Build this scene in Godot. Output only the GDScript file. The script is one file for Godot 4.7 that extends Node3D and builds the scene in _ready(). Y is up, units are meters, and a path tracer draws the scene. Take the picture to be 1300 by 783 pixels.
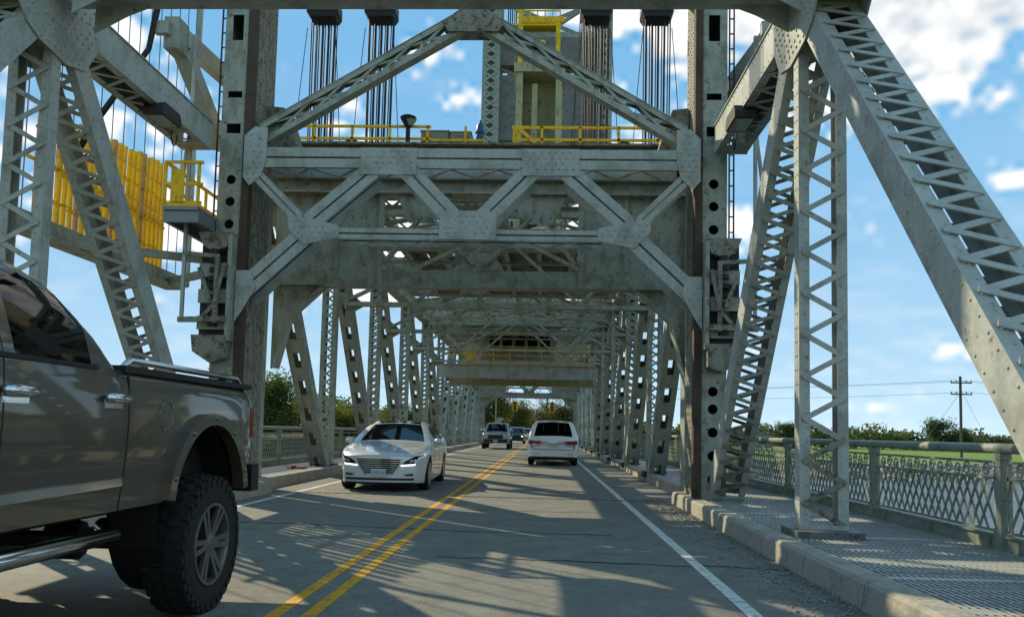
extends Node3D
# Steel vertical-lift road bridge seen from a car on the approach span. x right, y up, the road runs along -z; the bridge axis is x = 0.

const SUN_TRAVEL := Vector3(0.605, -0.559, 0.565)
var taken := {}
var mats := {}
var texs := {}
var rng := RandomNumberGenerator.new()

func setup_view() -> void:
	var cam := Camera3D.new()
	cam.name = "camera"
	add_child(cam)
	cam.position = Vector3(1.4, 1.3, 0)
	cam.basis = Basis(Vector3.UP, deg_to_rad(2.38)) * Basis(Vector3.RIGHT, deg_to_rad(4.0)) * Basis(Vector3.BACK, deg_to_rad(1.3))
	cam.set_frustum(0.783 * 0.05, Vector2(0.0, 0.0856 * 0.05), 0.05, 4000.0)   # lens shifted up, as in a cropped snapshot
	cam.current = true
	var env := Environment.new()
	env.background_mode = Environment.BG_SKY
	var sky := Sky.new()
	var pano := PanoramaSkyMaterial.new()
	pano.panorama = sky_picture()
	sky.sky_material = pano
	env.sky = sky
	env.tonemap_mode = Environment.TONE_MAPPER_LINEAR
	env.tonemap_exposure = 1.14
	env.sdfgi_enabled = true
	env.ssao_enabled = true
	env.ssil_enabled = true
	var we := WorldEnvironment.new()
	we.name = "environment"
	we.environment = env
	add_child(we)
	var sun := DirectionalLight3D.new()
	sun.name = "sun"
	sun.light_energy = 1.6
	sun.light_color = Color(1.0, 0.94, 0.80)
	sun.light_angular_distance = 0.4
	sun.shadow_enabled = true
	add_child(sun)
	sun.look_at_from_position(Vector3.ZERO, SUN_TRAVEL, Vector3.UP)

# ---------------------------------------------------------------- sky
var cloud_noise := FastNoiseLite.new()
var wisp_noise := FastNoiseLite.new()
# [azimuth, elevation, half width, half height, strength] in degrees
var cloud_list := [[27.5, 26.6, 7, 3.0, 1.0], [30.0, 21.6, 5.0, 1.7, 0.8], [15.0, 23.5, 4.2, 5.0, 0.85], [7.5, 27.0, 3.6, 2.4, 0.8], [19.5, 16.5, 5.5, 5.0, 0.9],
	[-31, 9.5, 9, 5.2, 1.3], [-26.5, 5.8, 9, 3.8, 1.3], [-25.6, 15.0, 3.4, 2.6, 0.9], [-18.5, 5.2, 6, 3.0, 1.1], [26.5, 5.3, 1.6, 0.8, 0.6], [17.5, 3.4, 5, 1.3, 0.45], [-12.0, 6.5, 5, 2.0, 0.75],
	[35, 2.2, 9, 1.2, 0.35], [58, 22, 14, 7, 0.9], [-62, 16, 14, 6, 0.8], [90, 13, 12, 5, 0.8], [128, 26, 16, 8, 0.9], [-112, 24, 16, 8, 0.85], [170, 14, 16, 5, 0.8], [-155, 30, 18, 8, 0.8]]

func sky_color(d: Vector3) -> Color:
	var el := rad_to_deg(asin(clampf(d.y, -1, 1)))
	var az := rad_to_deg(atan2(d.x, -d.z))
	var e := maxf(el, 0.0)
	var k := exp(-e / 12.0)
	var c := Vector3(0.125, 0.385, 0.69).lerp(Vector3(0.56, 0.77, 0.90), k)
	var ang := rad_to_deg(acos(clampf(d.dot(-SUN_TRAVEL.normalized()), -1, 1)))
	c += Vector3(0.38, 0.47, 0.40) * exp(-ang / 36.0)
	var q := d * (1.0 / (maxf(d.y, 0.0) + 0.22))
	var n := cloud_noise.get_noise_3d(d.x * 100.0, d.y * 170.0, d.z * 100.0)
	var fine := wisp_noise.get_noise_3d(d.x * 100.0, d.y * 150.0, d.z * 100.0)
	var g := 0.0
	var below := 0.0
	for cl in cloud_list:
		var da: float = fposmod(az - cl[0] + 180.0, 360.0) - 180.0
		var de: float = el - cl[1]
		var r: float = (da / cl[2]) * (da / cl[2]) + (de / cl[3]) * (de / cl[3])
		if r < 5.0:
			var w: float = cl[4] * exp(-r * 0.8)
			g += w
			below += w * clampf(-de / cl[3], -1.0, 1.0)
	var veil := wisp_noise.get_noise_3d(q.x * 9.0, 3.0, q.z * 22.0)
	var a := smoothstep(0.34, 0.66, minf(g * 1.45, 1.0) + n * 0.85 + fine * 0.50)
	var thin := smoothstep(0.0, 0.6, veil + 0.25 * k) * 0.30 * (0.25 + 0.75 * k)
	c = c.lerp(Vector3(0.80, 0.88, 0.93), thin * clampf(1.2 - e / 40.0, 0.0, 1.0))
	var body := clampf(0.66 + n * 0.9 + fine * 0.9 - below * 0.40, 0.0, 1.0)
	var cc := Vector3(0.52, 0.59, 0.66).lerp(Vector3(1.02, 1.01, 0.98), body)
	c = c.lerp(cc, a)
	return Color(c.x, c.y, c.z)

func sky_picture() -> ImageTexture:
	cloud_noise.seed = 11
	cloud_noise.noise_type = FastNoiseLite.TYPE_SIMPLEX_SMOOTH
	cloud_noise.frequency = 0.075
	cloud_noise.fractal_octaves = 5
	cloud_noise.fractal_gain = 0.52
	wisp_noise.seed = 5
	wisp_noise.frequency = 0.28
	wisp_noise.fractal_octaves = 5
	var im := Image.create(768, 384, false, Image.FORMAT_RGBF)
	for y in 384:
		var el := PI / 2 - (y + 0.5) / 384.0 * PI
		for x in 768:
			var az := (x + 0.5) / 768.0 * TAU - PI
			if y < 200:
				im.set_pixel(x, y, sky_color(Vector3(sin(az) * cos(el), sin(el), -cos(az) * cos(el))))
			else:
				im.set_pixel(x, y, Color(0.30, 0.36, 0.36))
	im.resize(4096, 2048, Image.INTERPOLATE_CUBIC)
	for y in range(590, 1050):
		var el := PI / 2 - (y + 0.5) / 2048.0 * PI
		for x in range(1580, 2510):
			var az := (x + 0.5) / 4096.0 * TAU - PI
			im.set_pixel(x, y, sky_color(Vector3(sin(az) * cos(el), sin(el), -cos(az) * cos(el))))
	return ImageTexture.create_from_image(im)

# ---------------------------------------------------------------- mesh builder
class Mb:
	var v := PackedVector3Array()
	var n := PackedVector3Array()
	var c := PackedColorArray()
	var tint := Color(1, 1, 1)
	var colored := false
	func tri(a: Vector3, b: Vector3, d: Vector3) -> void:      # counter-clockwise seen from outside
		var m := (b - a).cross(d - a)
		if m.length_squared() < 1e-14:
			return
		m = m.normalized()
		v.append(a); v.append(d); v.append(b)
		n.append(m); n.append(m); n.append(m)
		if colored:
			c.append(tint); c.append(tint); c.append(tint)
	func quad(a: Vector3, b: Vector3, d: Vector3, e: Vector3) -> void:
		tri(a, b, d)
		tri(a, d, e)
	func obox(o: Vector3, x: Vector3, y: Vector3, z: Vector3) -> void:   # half axes, right-handed
		if x.cross(y).dot(z) < 0:
			x = -x
		var p := [o - x - y - z, o + x - y - z, o + x + y - z, o - x + y - z, o - x - y + z, o + x - y + z, o + x + y + z, o - x + y + z]
		quad(p[4], p[5], p[6], p[7]); quad(p[1], p[0], p[3], p[2]); quad(p[5], p[1], p[2], p[6])
		quad(p[0], p[4], p[7], p[3]); quad(p[7], p[6], p[2], p[3]); quad(p[0], p[1], p[5], p[4])
	func box(lo: Vector3, hi: Vector3) -> void:
		var h := (hi - lo) * 0.5
		obox((lo + hi) * 0.5, Vector3(absf(h.x), 0, 0), Vector3(0, absf(h.y), 0), Vector3(0, 0, absf(h.z)))
	func bar(a: Vector3, b: Vector3, w: float, h: float, up := Vector3.UP) -> void:   # w across, h along up
		var z := (b - a) * 0.5
		var zn := z.normalized()
		var x := up.cross(zn)
		if x.length() < 1e-4:
			x = Vector3.RIGHT.cross(zn)
		x = x.normalized()
		var y := zn.cross(x).normalized()
		obox((a + b) * 0.5, x * w * 0.5, y * h * 0.5, z)
	func tube(pts: Array, r: float, sides := 8, caps := true) -> void:
		var rings := []
		var prev := Vector3.ZERO
		for i in pts.size():
			var t: Vector3 = (pts[mini(i + 1, pts.size() - 1)] - pts[maxi(i - 1, 0)]).normalized()
			var x: Vector3 = prev - t * prev.dot(t) if i > 0 else t.cross(Vector3(0.31, 0.9, 0.17))
			x = x.normalized()
			prev = x
			var y := t.cross(x)
			var ring := []
			for k in sides:
				var a := TAU * k / sides
				ring.append(pts[i] + (x * cos(a) + y * sin(a)) * r)
			rings.append(ring)
		for i in rings.size() - 1:
			for k in sides:
				var k2 := (k + 1) % sides
				quad(rings[i][k], rings[i][k2], rings[i + 1][k2], rings[i + 1][k])
		if caps:
			for k in range(1, sides - 1):
				tri(rings[0][0], rings[0][k + 1], rings[0][k])
				tri(rings[-1][0], rings[-1][k], rings[-1][k + 1])
	func lathe(o: Vector3, axis: Vector3, prof: Array, sides := 24) -> void:   # prof: [distance along axis, radius]
		var x := axis.cross(Vector3(0.11, 0.93, 0.35)).normalized()
		var y := axis.cross(x).normalized()
		for i in prof.size() - 1:
			for k in sides:
				var a := TAU * k / sides
				var b := TAU * (k + 1) / sides
				var da := x * cos(a) + y * sin(a)
				var db := x * cos(b) + y * sin(b)
				var p0: Vector3 = o + axis * prof[i][0]
				var p1: Vector3 = o + axis * prof[i + 1][0]
				quad(p0 + da * prof[i][1], p0 + db * prof[i][1], p1 + db * prof[i + 1][1], p1 + da * prof[i + 1][1])
	func prism(poly: Array, o: Vector3, ux: Vector3, uy: Vector3, t: float) -> void:   # outline in (ux, uy), thickness t along ux x uy
		var pts := PackedVector2Array()
		for p in poly:
			pts.append(p)
		if Geometry2D.is_polygon_clockwise(pts):
			pts.reverse()
		var nz := ux.cross(uy).normalized() * t
		var ids := Geometry2D.triangulate_polygon(pts)
		for i in range(0, ids.size(), 3):
			var a := o + ux * pts[ids[i]].x + uy * pts[ids[i]].y
			var b := o + ux * pts[ids[i + 1]].x + uy * pts[ids[i + 1]].y
			var d := o + ux * pts[ids[i + 2]].x + uy * pts[ids[i + 2]].y
			if (b - a).cross(d - a).dot(nz) < 0:
				var s := b
				b = d
				d = s
			tri(a + nz, b + nz, d + nz)
			tri(a, d, b)
		for i in pts.size():
			var j := (i + 1) % pts.size()
			var a := o + ux * pts[i].x + uy * pts[i].y
			var b := o + ux * pts[j].x + uy * pts[j].y
			if t > 0:
				quad(a, b, b + nz, a + nz)
			else:
				quad(b, a, a + nz, b + nz)
	func rivet(o: Vector3, m: Vector3, r: float) -> void:
		var x := m.cross(Vector3(0.3, 0.5, 0.8)).normalized() * r
		var y := m.cross(x)
		for k in 6:
			var a := TAU * k / 6
			var b := TAU * (k + 1) / 6
			var pa := x * cos(a) + y * sin(a)
			var pb := x * cos(b) + y * sin(b)
			quad(o + pa, o + pb, o + pb * 0.6 + m * r * 0.6, o + pa * 0.6 + m * r * 0.6)
			tri(o + m * r * 0.75, o + pa * 0.6 + m * r * 0.6, o + pb * 0.6 + m * r * 0.6)
	func smooth(crease := 40.0) -> void:
		var lim := cos(deg_to_rad(crease))
		var at := {}
		for i in v.size():
			var k := Vector3i((v[i] * 2000.0).round())
			if not at.has(k):
				at[k] = []
			at[k].append(i)
		var out := n.duplicate()
		for k in at:
			var ids: Array = at[k]
			for i in ids:
				var s := Vector3.ZERO
				for j in ids:
					if n[i].dot(n[j]) > lim:
						s += n[j]
				out[i] = s.normalized()
		n = out
	func mesh() -> ArrayMesh:
		var arr := []
		arr.resize(Mesh.ARRAY_MAX)
		arr[Mesh.ARRAY_VERTEX] = v
		arr[Mesh.ARRAY_NORMAL] = n
		if colored:
			arr[Mesh.ARRAY_COLOR] = c
		var m := ArrayMesh.new()
		if v.size() > 0:
			m.add_surface_from_arrays(Mesh.PRIMITIVE_TRIANGLES, arr)
		return m

# ---------------------------------------------------------------- scene helpers
func numbered(called: String) -> String:
	var k: int = taken.get(called, 0)
	taken[called] = k + 1
	return called if k == 0 else "%s_%03d" % [called, k]

func put(called: String, mesh: Mesh, mat: Material, parent: Node3D, xf := Transform3D()) -> MeshInstance3D:
	var o := MeshInstance3D.new()
	if parent == self:
		o.name = numbered(called)
	else:
		var key := "_n_" + called
		var k: int = parent.get_meta(key, 0)
		parent.set_meta(key, k + 1)
		o.name = called if k == 0 else "%s_%03d" % [called, k]
	o.mesh = mesh
	o.material_override = mat
	o.transform = xf
	parent.add_child(o, true)
	return o

func obj(called: String, mb: Mb, mat: Material, parent: Node3D = self, at := Vector3.ZERO) -> MeshInstance3D:
	return put(called, mb.mesh(), mat, parent, Transform3D(Basis(), at))

func part_root(called: String, parent: Node3D) -> Node3D:
	var o := Node3D.new()
	var key := "_n_" + called
	var k: int = parent.get_meta(key, 0)
	parent.set_meta(key, k + 1)
	o.name = called if k == 0 else "%s_%03d" % [called, k]
	parent.add_child(o, true)
	return o

func stuff(o: Node3D) -> Node3D:
	o.set_meta("kind", "stuff")
	return o

func thing(called: String, label: String, category: String, at := Vector3.ZERO, turn := 0.0, group := "") -> Node3D:
	var o := Node3D.new()
	o.name = numbered(called)
	add_child(o)
	o.position = at
	o.rotation.y = turn
	tag(o, label, category, group)
	return o

func tag(o: Node3D, label: String, category: String, group := "") -> void:
	o.set_meta("label", label)
	o.set_meta("category", category)
	if group:
		o.set_meta("group", group)

func struct(called: String, mb: Mb, mat: Material, label := "") -> MeshInstance3D:
	var o := obj(called, mb, mat)
	o.set_meta("kind", "structure")
	if label:
		o.set_meta("label", label)
	return o

func v3(x: float, y: float, z: float) -> Vector3:    # z given as distance ahead
	return Vector3(x, y, -z)

# ---------------------------------------------------------------- materials
func fnl(sd: int, freq: float, oct := 4) -> FastNoiseLite:
	var f := FastNoiseLite.new()
	f.seed = sd
	f.noise_type = FastNoiseLite.TYPE_SIMPLEX_SMOOTH
	f.frequency = freq
	f.fractal_octaves = oct
	return f

func seamless(sd: int, freq: float, oct: int, size: int) -> Image:
	var f := fnl(sd, freq, oct)
	return f.get_seamless_image(size, size, false, false, 0.15, true)

func weathered(key: String, base: Color, grime: Color, rust: Color, rust_at: float, size := 512) -> ImageTexture:
	# old paint: broad stains, fine specks, rust where the specks gather
	if texs.has(key):
		return texs[key]
	var h := hash(key) % 1000
	var big := seamless(h, 0.006, 4, size)
	var fine := seamless(h + 1, 0.05, 3, size)
	var spot := seamless(h + 2, 0.018, 5, size)
	var im := Image.create(size, size, false, Image.FORMAT_RGB8)
	for y in size:
		for x in size:
			var b := big.get_pixel(x, y).r
			var f := fine.get_pixel(x, y).r
			var s := spot.get_pixel(x, y).r
			var streak := spot.get_pixel(x, (y / 3 + 40) % size).r
			var c := base.lerp(grime, clampf((b - 0.45) * 1.6 + (streak - 0.5) * 0.8, 0, 0.8))
			c = c * (0.93 + 0.14 * f)
			c = c.lerp(rust, smoothstep(rust_at - 0.04, rust_at + 0.16, s * 0.45 + streak * 0.2 + f * 0.35) * 0.85)
			im.set_pixel(x, y, c)
	texs[key] = ImageTexture.create_from_image(im)
	return texs[key]

func tri_mat(key: String, tex: Texture2D, scale: float, rough: float, bump: Texture2D = null, bump_cm := 0.0) -> StandardMaterial3D:
	if not mats.has(key):
		var m := StandardMaterial3D.new()
		m.resource_name = key
		m.albedo_texture = tex
		m.uv1_triplanar = true
		m.uv1_world_triplanar = true
		m.uv1_scale = Vector3.ONE * scale
		m.roughness = rough
		m.metallic_specular = 0.4
		if bump:
			m.heightmap_enabled = true
			m.heightmap_texture = bump
			m.heightmap_scale = bump_cm
		mats[key] = m
	return mats[key]

func flat(key: String, c: Color, rough := 0.6, metal := 0.0) -> StandardMaterial3D:
	if not mats.has(key):
		var m := StandardMaterial3D.new()
		m.resource_name = key
		m.albedo_color = c
		m.roughness = rough
		m.metallic = metal
		mats[key] = m
	return mats[key]

func car_paint(key: String, c: Color, metal := 0.3) -> StandardMaterial3D:
	var m := flat(key, c, 0.32, metal)
	m.clearcoat_enabled = true
	m.clearcoat = 1.0
	m.clearcoat_roughness = 0.04
	return m

func M(key: String) -> StandardMaterial3D:
	return mats[key]

func make_materials() -> void:
	var bump := ImageTexture.create_from_image(seamless(77, 0.06, 4, 256))
	tri_mat("paint", weathered("paint", Color(0.645, 0.66, 0.635), Color(0.52, 0.53, 0.49), Color(0.42, 0.36, 0.29), 0.70), 0.45, 0.55, bump, 0.15)
	tri_mat("paint_aged", weathered("paint_aged", Color(0.58, 0.60, 0.555), Color(0.45, 0.46, 0.40), Color(0.37, 0.30, 0.23), 0.64), 0.5, 0.6, bump, 0.2)
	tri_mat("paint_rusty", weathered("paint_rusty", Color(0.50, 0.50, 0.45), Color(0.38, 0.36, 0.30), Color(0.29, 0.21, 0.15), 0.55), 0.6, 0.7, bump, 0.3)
	tri_mat("rust", weathered("rust", Color(0.30, 0.26, 0.22), Color(0.22, 0.19, 0.165), Color(0.34, 0.23, 0.15), 0.56), 0.8, 0.85, bump, 0.4)
	tri_mat("dark_steel", weathered("dark_steel", Color(0.20, 0.20, 0.20), Color(0.14, 0.14, 0.14), Color(0.22, 0.14, 0.10), 0.58), 0.8, 0.6)
	tri_mat("grating", weathered("grating", Color(0.60, 0.61, 0.59), Color(0.50, 0.51, 0.49), Color(0.36, 0.28, 0.22), 0.66), 0.6, 0.5)
	tri_mat("weight_concrete", weathered("weight_concrete", Color(0.46, 0.45, 0.43), Color(0.38, 0.37, 0.35), Color(0.27, 0.25, 0.23), 0.64), 0.3, 0.9)
	tri_mat("yellow", weathered("yellow", Color(0.92, 0.75, 0.07), Color(0.82, 0.63, 0.07), Color(0.42, 0.26, 0.10), 0.63), 0.7, 0.5)
	tri_mat("beige", weathered("beige", Color(0.66, 0.65, 0.50), Color(0.55, 0.54, 0.42), Color(0.38, 0.30, 0.2), 0.66), 0.4, 0.6)
	tri_mat("rope", weathered("rope", Color(0.10, 0.09, 0.085), Color(0.07, 0.06, 0.06), Color(0.15, 0.10, 0.08), 0.6), 2.0, 0.5)
	tri_mat("concrete", weathered("concrete", Color(0.60, 0.58, 0.53), Color(0.50, 0.48, 0.43), Color(0.36, 0.34, 0.30), 0.66), 0.7, 0.9, bump, 0.6)
	tri_mat("steel_plate", weathered("steel_plate", Color(0.40, 0.41, 0.41), Color(0.33, 0.33, 0.32), Color(0.27, 0.21, 0.17), 0.60), 0.6, 0.55, bump, 0.2)
	tri_mat("rail_paint", weathered("rail_paint", Color(0.52, 0.55, 0.50), Color(0.42, 0.44, 0.38), Color(0.35, 0.25, 0.16), 0.60), 0.8, 0.5, bump, 0.15)
	# asphalt: aggregate speckle over broad worn patches
	var sz := 1024
	var a1 := seamless(21, 0.35, 2, sz)
	var a2 := seamless(22, 0.008, 4, sz)
	var a3 := seamless(23, 0.03, 4, sz)
	var im := Image.create(sz, sz, false, Image.FORMAT_RGB8)
	for y in sz:
		for x in sz:
			var g := a1.get_pixel(x, y).r
			var k := 0.430 + (g - 0.5) * 0.30 + (a2.get_pixel(x, y).r - 0.5) * 0.09 + (a3.get_pixel(x, y).r - 0.5) * 0.07
			if g > 0.74:
				k += 0.10
			im.set_pixel(x, y, Color(k * 1.0, k * 0.99, k * 0.92))
	var asphalt_bump := ImageTexture.create_from_image(a1)
	tri_mat("asphalt", ImageTexture.create_from_image(im), 0.22, 0.82, asphalt_bump, 0.5)
	# road paint, worn through to the aggregate
	for pr in [["line_white", Color(0.82, 0.82, 0.78)], ["line_yellow", Color(0.85, 0.60, 0.10)]]:
		var w := Image.create(512, 512, false, Image.FORMAT_RGB8)
		for y in 512:
			for x in 512:
				var g := a1.get_pixel(x, y).r
				var worn := smoothstep(0.56, 0.72, a3.get_pixel(x, y).r * 0.7 + g * 0.35)
				var c: Color = pr[1]
				w.set_pixel(x, y, (c * (0.86 + 0.2 * g)).lerp(Color(0.45, 0.45, 0.42), worn * 0.8))
		tri_mat(pr[0], ImageTexture.create_from_image(w), 0.5, 0.7)
	# grass
	var gi := Image.create(512, 512, false, Image.FORMAT_RGB8)
	var g1 := seamless(31, 0.09, 4, 512)
	var g2 := seamless(32, 0.012, 3, 512)
	for y in 512:
		for x in 512:
			var t := g1.get_pixel(x, y).r
			gi.set_pixel(x, y, Color(0.30, 0.40, 0.11).lerp(Color(0.42, 0.52, 0.16), t).lerp(Color(0.45, 0.46, 0.20), clampf(g2.get_pixel(x, y).r - 0.35, 0, 0.6)))
	tri_mat("grass", ImageTexture.create_from_image(gi), 0.06, 0.95)
	tri_mat("stone", weathered("stone", Color(0.56, 0.55, 0.52), Color(0.42, 0.41, 0.39), Color(0.34, 0.32, 0.28), 0.55), 0.4, 0.9)
	tri_mat("bark", weathered("bark", Color(0.30, 0.25, 0.20), Color(0.20, 0.17, 0.14), Color(0.36, 0.33, 0.28), 0.55), 0.8, 0.95)
	var wi := ImageTexture.create_from_image(seamless(41, 0.03, 4, 512))
	var wm := flat("water", Color(0.16, 0.22, 0.23), 0.08)
	wm.uv1_triplanar = true
	wm.uv1_world_triplanar = true
	wm.uv1_scale = Vector3.ONE * 0.12
	wm.heightmap_enabled = true
	wm.heightmap_texture = wi
	wm.heightmap_scale = 9.0
	for lf in [["leaf", Color(1, 1, 1)]]:
		var m := flat(lf[0], lf[1], 0.7)
		m.vertex_color_use_as_albedo = true
		m.backlight_enabled = true
		m.backlight = Color(0.95, 0.95, 0.6)
	tri_mat("pipe_pale", weathered("pipe_pale", Color(0.74, 0.60, 0.44), Color(0.62, 0.47, 0.33), Color(0.42, 0.26, 0.10), 0.63), 0.7, 0.5)
	flat("black", Color(0.05, 0.05, 0.052), 0.6)
	flat("rubber", Color(0.075, 0.073, 0.07), 0.85)
	flat("underbody", Color(0.06, 0.06, 0.06), 0.8)
	flat("chrome", Color(0.85, 0.86, 0.87), 0.12, 1.0)
	flat("alloy", Color(0.62, 0.62, 0.62), 0.3, 0.9)
	flat("dull_alloy", Color(0.45, 0.45, 0.44), 0.42, 0.8)
	flat("dark_glass", Color(0.018, 0.02, 0.022), 0.03)
	flat("galvanised", Color(0.48, 0.50, 0.51), 0.5, 0.3)
	flat("cabinet_grey", Color(0.50, 0.50, 0.45), 0.6)
	flat("blue_paint", Color(0.12, 0.28, 0.47), 0.5)
	flat("lamp_glass", Color(0.55, 0.56, 0.54), 0.2)
	flat("headlamp", Color(0.70, 0.72, 0.74), 0.08, 0.4)
	flat("tail_red", Color(0.50, 0.03, 0.03), 0.12)
	flat("amber", Color(0.75, 0.33, 0.05), 0.2)
	flat("plate_white", Color(0.72, 0.75, 0.78), 0.5)
	flat("plate_ink", Color(0.10, 0.16, 0.38), 0.5)
	flat("wire", Color(0.30, 0.33, 0.36), 0.5)
	flat("wood_pole", Color(0.30, 0.26, 0.22), 0.9)
	car_paint("paint_silver", Color(0.80, 0.82, 0.83), 0.25)
	car_paint("paint_white", Color(0.84, 0.85, 0.84), 0.0)
	car_paint("paint_bronze", Color(0.345, 0.318, 0.262), 0.5)
	car_paint("paint_steel", Color(0.50, 0.55, 0.57), 0.4)
	car_paint("paint_black", Color(0.05, 0.055, 0.06), 0.2)
	car_paint("paint_red", Color(0.36, 0.06, 0.05), 0.2)
	flat("trim_panel", Color(0.28, 0.27, 0.24), 0.5)
	var drl := flat("daylight_lamp", Color(0.95, 0.96, 1.0), 0.3)
	drl.emission_enabled = true
	drl.emission = Color(0.95, 0.97, 1.0)
	drl.emission_energy_multiplier = 1.2

# ---------------------------------------------------------------- riveted steel members
# Two channels joined by lacing bars on both faces. side points across, from one channel to the other.
func laced(parent: Node3D, called: String, a: Vector3, b: Vector3, side: Vector3, o := {}) -> Node3D:
	var W: float = o.get("w", 0.5)
	var D: float = o.get("d", 0.35)
	var fw: float = o.get("fw", 0.11)
	var t: float = o.get("t", 0.018)
	var pitch: float = o.get("pitch", 0.2)
	var bw: float = o.get("bw", 0.055)
	var e: float = o.get("end", 0.4)
	var mat: Material = o.get("mat", M("paint"))
	var rust_below: float = o.get("rust_below", -9.0)
	var ax := (b - a).normalized()
	var L := (b - a).length()
	side = (side - ax * side.dot(ax)).normalized()
	var dep := ax.cross(side).normalized()
	var mid := (a + b) * 0.5
	var root := part_root(called, parent)
	for s in [-1, 1]:
		var m := Mb.new()
		m.obox(mid + side * s * (W / 2 - t / 2), side * t / 2, dep * (D / 2), ax * L / 2)
		for f in [-1, 1]:
			m.obox(mid + side * s * (W / 2 - t - fw / 2) + dep * f * (D / 2 - t / 2), side * fw / 2, dep * t / 2, ax * L / 2)
		if o.get("rivets", false):
			var n := int(L / 0.16)
			for i in n:
				var p := a + ax * (i + 0.5) * 0.16
				for f in [-1, 1]:
					m.rivet(p + side * s * (W / 2 - t - fw * 0.6) + dep * f * D / 2, dep * f, 0.014)
					m.rivet(p + side * s * (W / 2) + dep * f * (D / 2 - 0.05), side * s, 0.014)
		obj("channel", m, mat, root)
	var span := W - 2 * t - fw * 0.8
	var n := int((L - 2 * e) / pitch)
	var dirs := [1]
	if o.get("double", false):
		dirs = [1, -1]
	var singly: bool = o.get("singly", false)
	var joined := Mb.new()
	var shared := {}
	for f in o.get("faces", [1, -1]):
		for dr in dirs:
			for i in n:
				var s0: float = dr * (1 if i % 2 == 0 else -1)
				var p := a + ax * (e + pitch * i) + side * s0 * span / 2
				var q := a + ax * (e + pitch * (i + 1)) - side * s0 * span / 2
				var off: Vector3 = dep * f * (D / 2 + 0.007 + (0.012 if dr < 0 else 0.0) + (0.010 if i % 2 else 0.0))
				var u := (q - p).normalized()
				var half := (q - p) * 0.5 + u * 0.025
				if singly:
					if not shared.has(0):
						var bm := Mb.new()
						bm.obox(Vector3.ZERO, Vector3(half.length(), 0, 0), Vector3(0, bw / 2, 0), Vector3(0, 0, 0.006))
						shared[0] = bm.mesh()
					var bs := Basis(u, dep.cross(u), dep)
					put("lacing_bar", shared[0], M("paint_rusty") if (p.y + q.y) * 0.5 < rust_below else mat, root, Transform3D(bs, (p + q) * 0.5 + off))
				else:
					joined.obox((p + q) * 0.5 + off, half, dep.cross(u) * bw / 2, dep * 0.006)
		for s in [0, 1]:
			var c0 := a + ax * (e / 2) if s == 0 else b - ax * (e / 2)
			var pm := Mb.new()
			pm.obox(c0 + dep * f * (D / 2 + 0.006), side * (W / 2 - 0.004), dep * 0.008, ax * e / 2)
			if singly:
				obj("batten_plate", pm, mat, root)
			else:
				joined.obox(c0 + dep * f * (D / 2 + 0.006), side * (W / 2 - 0.004), dep * 0.008, ax * e / 2)
	if not singly:
		stuff(obj("lacing", joined, mat, root))
	return root

# Two channels joined by batten plates with gaps between.
func battened(parent: Node3D, called: String, a: Vector3, b: Vector3, side: Vector3, o := {}) -> Node3D:
	var W: float = o.get("w", 0.46)
	var D: float = o.get("d", 0.32)
	var fw: float = o.get("fw", 0.13)
	var t := 0.018
	var mat: Material = o.get("mat", M("paint_aged"))
	var ax := (b - a).normalized()
	var L := (b - a).length()
	side = (side - ax * side.dot(ax)).normalized()
	var dep := ax.cross(side).normalized()
	var mid := (a + b) * 0.5
	var root := part_root(called, parent)
	for s in [-1, 1]:
		var m := Mb.new()
		m.obox(mid + side * s * (W / 2 - t / 2), side * t / 2, dep * (D / 2), ax * L / 2)
		for f in [-1, 1]:
			m.obox(mid + side * s * (W / 2 - t - fw / 2) + dep * f * (D / 2 - t / 2), side * fw / 2, dep * t / 2, ax * L / 2)
		obj("channel", m, mat, root)
	var step: float = o.get("step", 0.85)
	var n := int(L / step)
	var singly: bool = o.get("singly", false)
	var joined := Mb.new()
	var shared: Mesh
	for f in [-1, 1]:
		for i in n:
			var c0: Vector3 = a + ax * (0.2 + step * i) + dep * f * (D / 2 + 0.006)
			if singly:
				if not shared:
					var bm := Mb.new()
					bm.obox(Vector3.ZERO, Vector3(W / 2 - 0.03, 0, 0), Vector3(0, 0.2, 0), Vector3(0, 0, 0.007))
					shared = bm.mesh()
				put("batten_plate", shared, mat, root, Transform3D(Basis(side, ax, side.cross(ax)), c0))
			else:
				joined.obox(c0, side * (W / 2 - 0.03), ax * 0.2, dep * 0.007)
	if not singly:
		stuff(obj("batten_plates", joined, mat, root))
	return root

# A member of two flat bars with a slot between them, as in the portal.
func slotted(parent: Node3D, called: String, a: Vector3, b: Vector3, w: float, mat: Material, depth := 0.14, gap := 0.03) -> MeshInstance3D:
	var m := Mb.new()
	var ax := (b - a).normalized()
	var across := Vector3(0, 0, 1).cross(ax).normalized()
	for s in [-1, 1]:
		m.obox((a + b) * 0.5 + across * s * (w + gap) / 4, across * (w - gap) / 4, Vector3(0, 0, 0.011), (b - a) * 0.5)
		m.obox((a + b) * 0.5 + across * s * (gap / 2 + 0.008) - Vector3(0, 0, depth / 2 + 0.011), across * 0.008, Vector3(0, 0, depth / 2), (b - a) * 0.5)
	return obj(called, m, mat, parent)

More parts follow.
